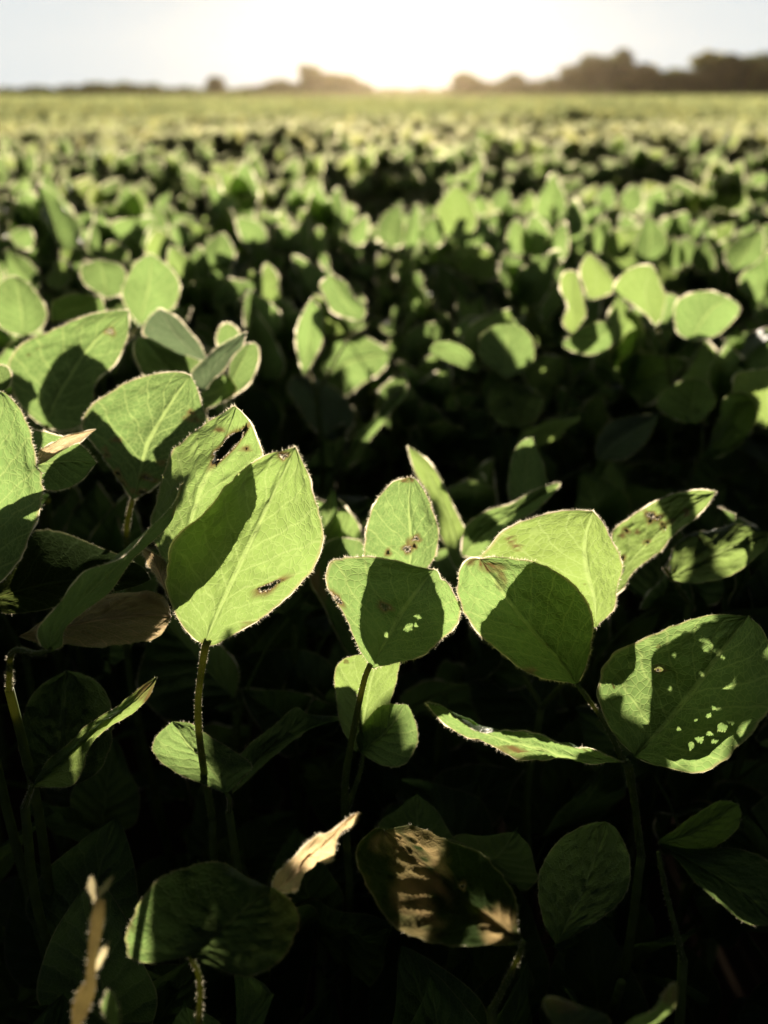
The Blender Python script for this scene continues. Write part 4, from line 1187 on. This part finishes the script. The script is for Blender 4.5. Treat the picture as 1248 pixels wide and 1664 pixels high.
PROTO = []
for k in range(8):
    lay = plant_layout(.72, rng, 12, 1.45)
    ms = [np.array(Ml) for (M, pl, ls) in lay for Ml in ls]
    V, Q, mi, rn = join_leaves(np.array(ms), simple_leaf_arrays(.0015, 7, 6, .080), rng.uniform(0, 1, len(ms)))
    tv, tq, tt, _, _ = tube([(0, 0, -.02), (.006, 0, .3), (0, .004, .63)], [.005, .004, .003], 5, 5)
    V2 = np.vstack([V, tv])
    q2 = np.vstack([Q, tq + len(V)])
    mi2 = np.r_[mi, np.full(len(tq), 2)]
    for (M, pl, ls) in lay:
        pv, pq, _, _, _ = tube([tuple(M @ Vector(c)) for c in ((0, 0, 0), (0, .5, .11), (0, 1, .05))], [.0022, .0015], 4, 4)
        q2 = np.vstack([q2, pq + len(V2)])
        mi2 = np.r_[mi2, np.full(len(pq), 2)]
        V2 = np.vstack([V2, pv])
    rn2 = np.r_[rn, np.zeros(len(V2) - len(rn))]
    PROTO.append(mesh_np('soybean_plant', V2, q2, None, mi2, None, None, {'rnd': rn2}, (M_MID, M_RIM, M_STEM)))
for i, (x, y) in enumerate(MID_SPOTS):
    h = canopy_h(x, y, rng)
    o = obj('soybean_plant', PROTO[int(rng.integers(8))])
    o.location = (x, y, 0)
    s = h / .72
    o.scale = (.95, .95, s)
    o.rotation_euler = (0, 0, rng.uniform(-.5, .5) + (math.pi if rng.random() < .5 else 0))
    o['label'] = BANDS['mid'][0]
    o['category'] = 'plant'
    o['group'] = BANDS['mid'][1]


# ------------------------------------------------------------------ the rest of the field, as one mass
def rand_frames(n, rng, pos, scale):
    az = rng.uniform(0, 2 * np.pi, n)
    el = np.radians(rng.uniform(10, 70, n))
    Yd = np.stack([np.cos(az) * np.cos(el), np.sin(az) * np.cos(el), np.sin(el)], -1)
    Zh = np.stack([rng.normal(0, .5, n), -np.ones(n), rng.uniform(.1, 1.1, n)], -1)
    Zd = Zh - Yd * (Zh * Yd).sum(1, keepdims=True)
    Zd /= np.linalg.norm(Zd, axis=1, keepdims=True)
    Xd = np.cross(Yd, Zd)
    M = np.zeros((n, 4, 4))
    M[:, :3, 0], M[:, :3, 1], M[:, :3, 2] = Xd * scale[:, None], Yd * scale[:, None], Zd * scale[:, None]
    M[:, :3, 3] = pos
    M[:, 3, 3] = 1
    return M


def field_h(X, Y):
    r = ((Y - .42 * X) - 2.7) / .95
    lane = np.abs(r - np.round(r))
    fade = np.clip((40 - Y) / 30, 0, 1)
    h = .74 - np.clip((lane - .36) * .9, 0, .12) * fade
    h += .03 * np.sin(X * 3.1 + Y * .7) * np.sin(Y * 1.9 - X * .6)
    h += .035 * np.sin(X * .9 + Y * .31) * np.sin(Y * .23 + 1.3) + .025 * np.sin(X * .37 - Y * .11 + 2)
    # thin places in the stand
    for (cx, cy, rx, ry, dp) in ((-3.1, 9.6, 1.2, .8, .42), (2.9, 9.4, 1.4, .8, .42), (-1.9, 5.6, .7, .4, .2), (-7, 16, 3, 1.4, .3), (5, 19, 3, 1.6, .3), (1.0, 7.0, .8, .4, .16), (9, 30, 5, 3, .3), (-11, 38, 6, 4, .3), (2, 48, 7, 5, .3)):
        h = h - dp * np.exp(-((X - cx) / rx) ** 2 - ((Y - cy) / ry) ** 2)
    return h


def build_field():
    r = np.random.default_rng(31)
    parts = []
    base = 0
    for (y0, y1, dens, size, rim, nu, nv) in ((3.9, 5.2, 560, .88, .0012, 7, 6), (5.2, 9, 430, .88, .0006, 5, 4), (9, 16, 230, 1.05, 0, 3, 2), (16, 30, 90, 1.5, 0, 2, 2), (30, 70, 14, 2.6, 0, 2, 2), (70, 240, 1.5, 5.0, 0, 2, 2)):
        area = (y1 ** 2 - y0 ** 2) * .62 + 4.4 * (y1 - y0)
        n = int(area * dens)
        Y = np.sqrt(r.uniform(y0 ** 2, y1 ** 2, n))
        X = r.uniform(-1, 1, n) * (Y * .62 + 2.2)
        H = field_h(X, Y)
        Zz = H - .03 - r.exponential(.085, n)
        Zz = np.maximum(Zz, .25) - .05 * (size - 1)
        M = rand_frames(n, r, np.stack([X, Y, Zz], -1), r.uniform(.8, 1.15, n) * size)
        parts.append(join_leaves(M, simple_leaf_arrays(rim, nu, nv), r.uniform(0, 1, n)))
    # closed leaf layer below the standing leaves
    ys = np.r_[np.linspace(7, 40, 110), np.geomspace(41, 262, 50)]
    us = np.linspace(-1, 1, 120)
    Yg, Ug = np.meshgrid(ys, us, indexing='ij')
    Xg = Ug * (Yg * .64 + 2.6)
    Zg = field_h(Xg, Yg) - .17 + r.normal(0, .03, Xg.shape)
    Vg = np.stack([Xg, Yg, Zg], -1).reshape(-1, 3)
    parts.append((Vg, grid_quads(len(ys) - 1, 119), np.zeros((len(ys) - 1) * 119, int), r.uniform(0, 1, len(Vg))))
    V, Q, MI, RN, k = [], [], [], [], 0
    for (v, q, mi, rn) in parts:
        V.append(v); Q.append(q + k); MI.append(mi); RN.append(rn)
        k += len(v)
    o = obj('soybean_field', mesh_np('soybean_field', np.vstack(V), np.vstack(Q), None, np.concatenate(MI), None, None, {'rnd': np.concatenate(RN)}, (M_FIELD, M_RIM)))
    o['label'] = 'pale green soybean crop running to the trees on the horizon'
    o['category'] = 'crop'
    o['kind'] = 'stuff'


build_field()


# ------------------------------------------------------------------ trees on the horizon
def crown_mesh(seed, blobs, n, leaf, mat):
    r = np.random.default_rng(seed)
    B = np.array(blobs, float)
    k = r.choice(len(B), n, p=B[:, 3] ** 2 / (B[:, 3] ** 2).sum())
    d = r.normal(0, 1, (n, 3))
    d /= np.linalg.norm(d, axis=1, keepdims=True)
    lump = 1 + .34 * np.sin(d[:, 0] * 5 + k) * np.sin(d[:, 2] * 6 + k * 2)
    pos = B[k, :3] + d * (B[k, 3] * r.uniform(.55, 1.0, n) ** .6 * lump)[:, None] * np.array([1, 1, .9])
    M = rand_frames(n, r, pos, r.uniform(.6, 1.3, n) * leaf)
    P = np.array([[-.5, 0, 0], [.5, 0, 0], [.62, .6, .12], [-.6, .62, -.1], [.1, 1.1, .2], [-.2, 1.1, 0.]])
    q = np.array([[0, 1, 2, 3], [3, 2, 4, 5]])
    V, Q, mi, rn = join_leaves(M, (P, q, np.zeros(2, int)), r.uniform(0, 1, n))
    return mesh_np('crown', V, Q, None, None, None, None, {'rnd': rn}, (mat,), smooth=False)


def trunk_mesh(seed):
    r = np.random.default_rng(seed)
    V, q, t, _, _ = tube([(0, 0, -.3), (.1, 0, 1.5), (-.05, .1, 3.5), (.1, 0, 6.2)], [.36, .26, .2, .08], 8, 9)
    for a in range(5):
        an = a * 1.3 + r.uniform(0, .5)
        z0 = 2.0 + .6 * a
        lv, lq, lt, _, _ = tube([(0, 0, z0), (1.0 * math.cos(an), 1.0 * math.sin(an), z0 + 1.0), (2.1 * math.cos(an), 2.1 * math.sin(an), z0 + 2.0)], [.13, .08, .03], 5, 5)
        q = np.vstack([q, lq + len(V)]); t = np.vstack([t, lt + len(V)]); V = np.vstack([V, lv])
    return mesh_np('trunk', V, q, t, None, None, None, None, (M_BARK,))


def crown_blobs(seed, kind):
    r = np.random.default_rng(seed)
    if kind == 'tall':
        return [(r.normal(0, .7), r.normal(0, .7), z, 1.7 - .1 * abs(z - 5)) for z in np.linspace(2.4, 8.4, 8)]
    if kind == 'wide':
        return [(r.uniform(-3.6, 3.6), r.uniform(-2, 2), r.uniform(2.2, 6.6), r.uniform(1.3, 2.2)) for _ in range(13)] + [(0, 0, 5.5, 2.5), (0, 0, 3, 2.6)]
    return [(r.uniform(-2.2, 2.2), r.uniform(-2, 2), r.uniform(2.0, 7.4), r.uniform(1.1, 1.9)) for _ in range(11)] + [(0, 0, 4.6, 2.3)]


KINDS_T = ['round', 'wide', 'tall', 'round', 'wide']
CROWNS = [crown_mesh(100 + i, crown_blobs(i, k), 2300, .55, M_CROWN) for i, k in enumerate(KINDS_T)]
CROWN_P = crown_mesh(140, crown_blobs(9, 'round'), 2300, .55, M_CROWN_PALE)
TRUNKS = [trunk_mesh(i) for i in range(2)]
TREE_H = 8.9


def tree(px, top, D, wide=1.0, kind=0, label='', group=None, pale=False):
    """a tree at distance D whose crown tops out where the photograph's does"""
    h = (155 - top) / F_PX * D * 0.83 + CAM_H
    x = (px - CX) / F_PX * D * 0.906
    s = h / TREE_H
    t = thing('tree', label, 'tree', (x, D, 0), group)
    t.rotation_euler = (0, 0, (px * 37 % 628) / 100)
    t.scale = (s * wide * 1.4, s * wide * 1.4, s)
    obj('trunk', TRUNKS[int(px) % 2], t)
    obj('crown', CROWN_P if pale else CROWNS[kind % 5], t)
    return t


DT = 240.0
GW = 'trees of the dark wood at the right end of the horizon'
LW = 'dark brown-green tree in the continuous wood at the right end of the horizon'
tree(352, 127, DT, 1.0, 0, 'small lone round tree on the left part of the horizon')
tree(506, 100, DT, .72, 3, 'tallest narrow tree of the hazy clump left of the sun glow')
for i, (px, top, w, k) in enumerate(((425, 138, 1.7, 1), (452, 127, 1.5, 3), (478, 133, 1.5, 1), (530, 122, 1.3, 0), (556, 116, 1.5, 3), (578, 128, 1.4, 1))):
    tree(px, top, DT + 6 * (i % 3), w, k, 'hazy lower tree in the clump around the tallest tree left of the sun glow', 'lower trees of the hazy clump')
for i, (px, top, w, k) in enumerate(((756, 121, 1.3, 0), (785, 130, 1.6, 1), (818, 128, 1.6, 3), (832, 123, 1.2, 0), (862, 131, 1.7, 1), (890, 128, 1.6, 4), (915, 122, 1.5, 3))):
    tree(px, top, DT + 5 * (i % 3), w, k, 'low hazy golden tree in the row tapering toward the sun glow', 'low trees tapering toward the sun glow')
tree(962, 84, DT, 1.0, 3, 'tall tree standing above the right wood at its left end')
for i, (px, top, w, k) in enumerate(((936, 108, 1.2, 0), (990, 96, 1.0, 0), (1004, 91, .8, 2), (1030, 108, 1.2, 1), (1058, 112, 1.4, 4), (1090, 109, 1.4, 1), (1118, 112, 1.3, 3), (1136, 104, 1.1, 0),
                                     (1152, 90, 1.0, 3), (1178, 94, 1.0, 0), (1202, 88, 1.0, 3), (1226, 92, 1.0, 0), (1252, 88, 1.1, 3), (1280, 92, 1.1, 0), (1310, 88, 1.1, 3))):
    tree(px, top, DT + 7 * (i % 3), w * 1.1, k, LW, GW, i % 5 == 3)
tree(1236, 112, DT - 14, 1.1, 0, 'smaller yellow-green tree standing before the wood at the right edge', pale=True)


def build_woodland():
    r = np.random.default_rng(8)
    n = 10500
    px = np.r_[r.uniform(-120, 420, 4600), r.uniform(410, 780, 2400), r.uniform(720, 1420, 3500)]
    D = r.uniform(300, 330, n)
    prof = np.interp(px, [-120, 20, 70, 85, 130, 200, 245, 270, 330, 420, 560, 780, 900, 1420], [148, 150, 147, 150, 143, 141, 143, 149, 150, 150, 150, 150, 138, 125])
    top = (155 - prof) / F_PX * D * 0.83
    z = CAM_H + top * r.uniform(-.3, 1.0, n) - r.exponential(.4, n) + .25 * np.sin(px * .13)
    M = rand_frames(n, r, np.stack([(px - CX) / F_PX * D * 0.906, D, z], -1), r.uniform(.8, 1.8, n))
    P = np.array([[-.5, 0, 0], [.5, 0, 0], [.62, .6, .12], [-.6, .62, -.1], [.1, 1.1, .2], [-.2, 1.1, 0.]])
    V, Q, mi, rn = join_leaves(M, (P, np.array([[0, 1, 2, 3], [3, 2, 4, 5]]), np.zeros(2, int)), r.uniform(0, 1, n))
    o = obj('distant_woodland', mesh_np('distant_woodland', V, Q, None, None, None, None, {'rnd': rn}, (M_CROWN,), smooth=False))
    o['label'] = 'low dark line of far-off woodland along the horizon'
    o['category'] = 'woodland'
    o['kind'] = 'stuff'


build_woodland()


# ------------------------------------------------------------------ warm evening haze
def build_haze():
    m, n, l, out = new_mat('haze_air')
    v = n.new('ShaderNodeVolumePrincipled')
    v.inputs['Color'].default_value = (1.0, 0.80, 0.54, 1)
    v.inputs['Density'].default_value = HAZE
    v.inputs['Anisotropy'].default_value = 0.9
    l.new(v.outputs[0], out.inputs['Volume'])
    x, y0, y1, z0, z1 = 420, -6, 420, -1.0, 22
    V = [(-x, y0, z0), (x, y0, z0), (x, y1, z0), (-x, y1, z0), (-x, y0, z1), (x, y0, z1), (x, y1, z1), (-x, y1, z1)]
    Q = [(3, 2, 1, 0), (4, 5, 6, 7), (0, 1, 5, 4), (1, 2, 6, 5), (2, 3, 7, 6), (3, 0, 4, 7)]
    o = obj('haze', mesh_np('haze', V, Q, mats=(m,), smooth=False))
    o['label'] = 'thin warm evening haze over the whole field'
    o['category'] = 'haze'
    o['kind'] = 'stuff'


HAZE = 0.00005
build_haze()
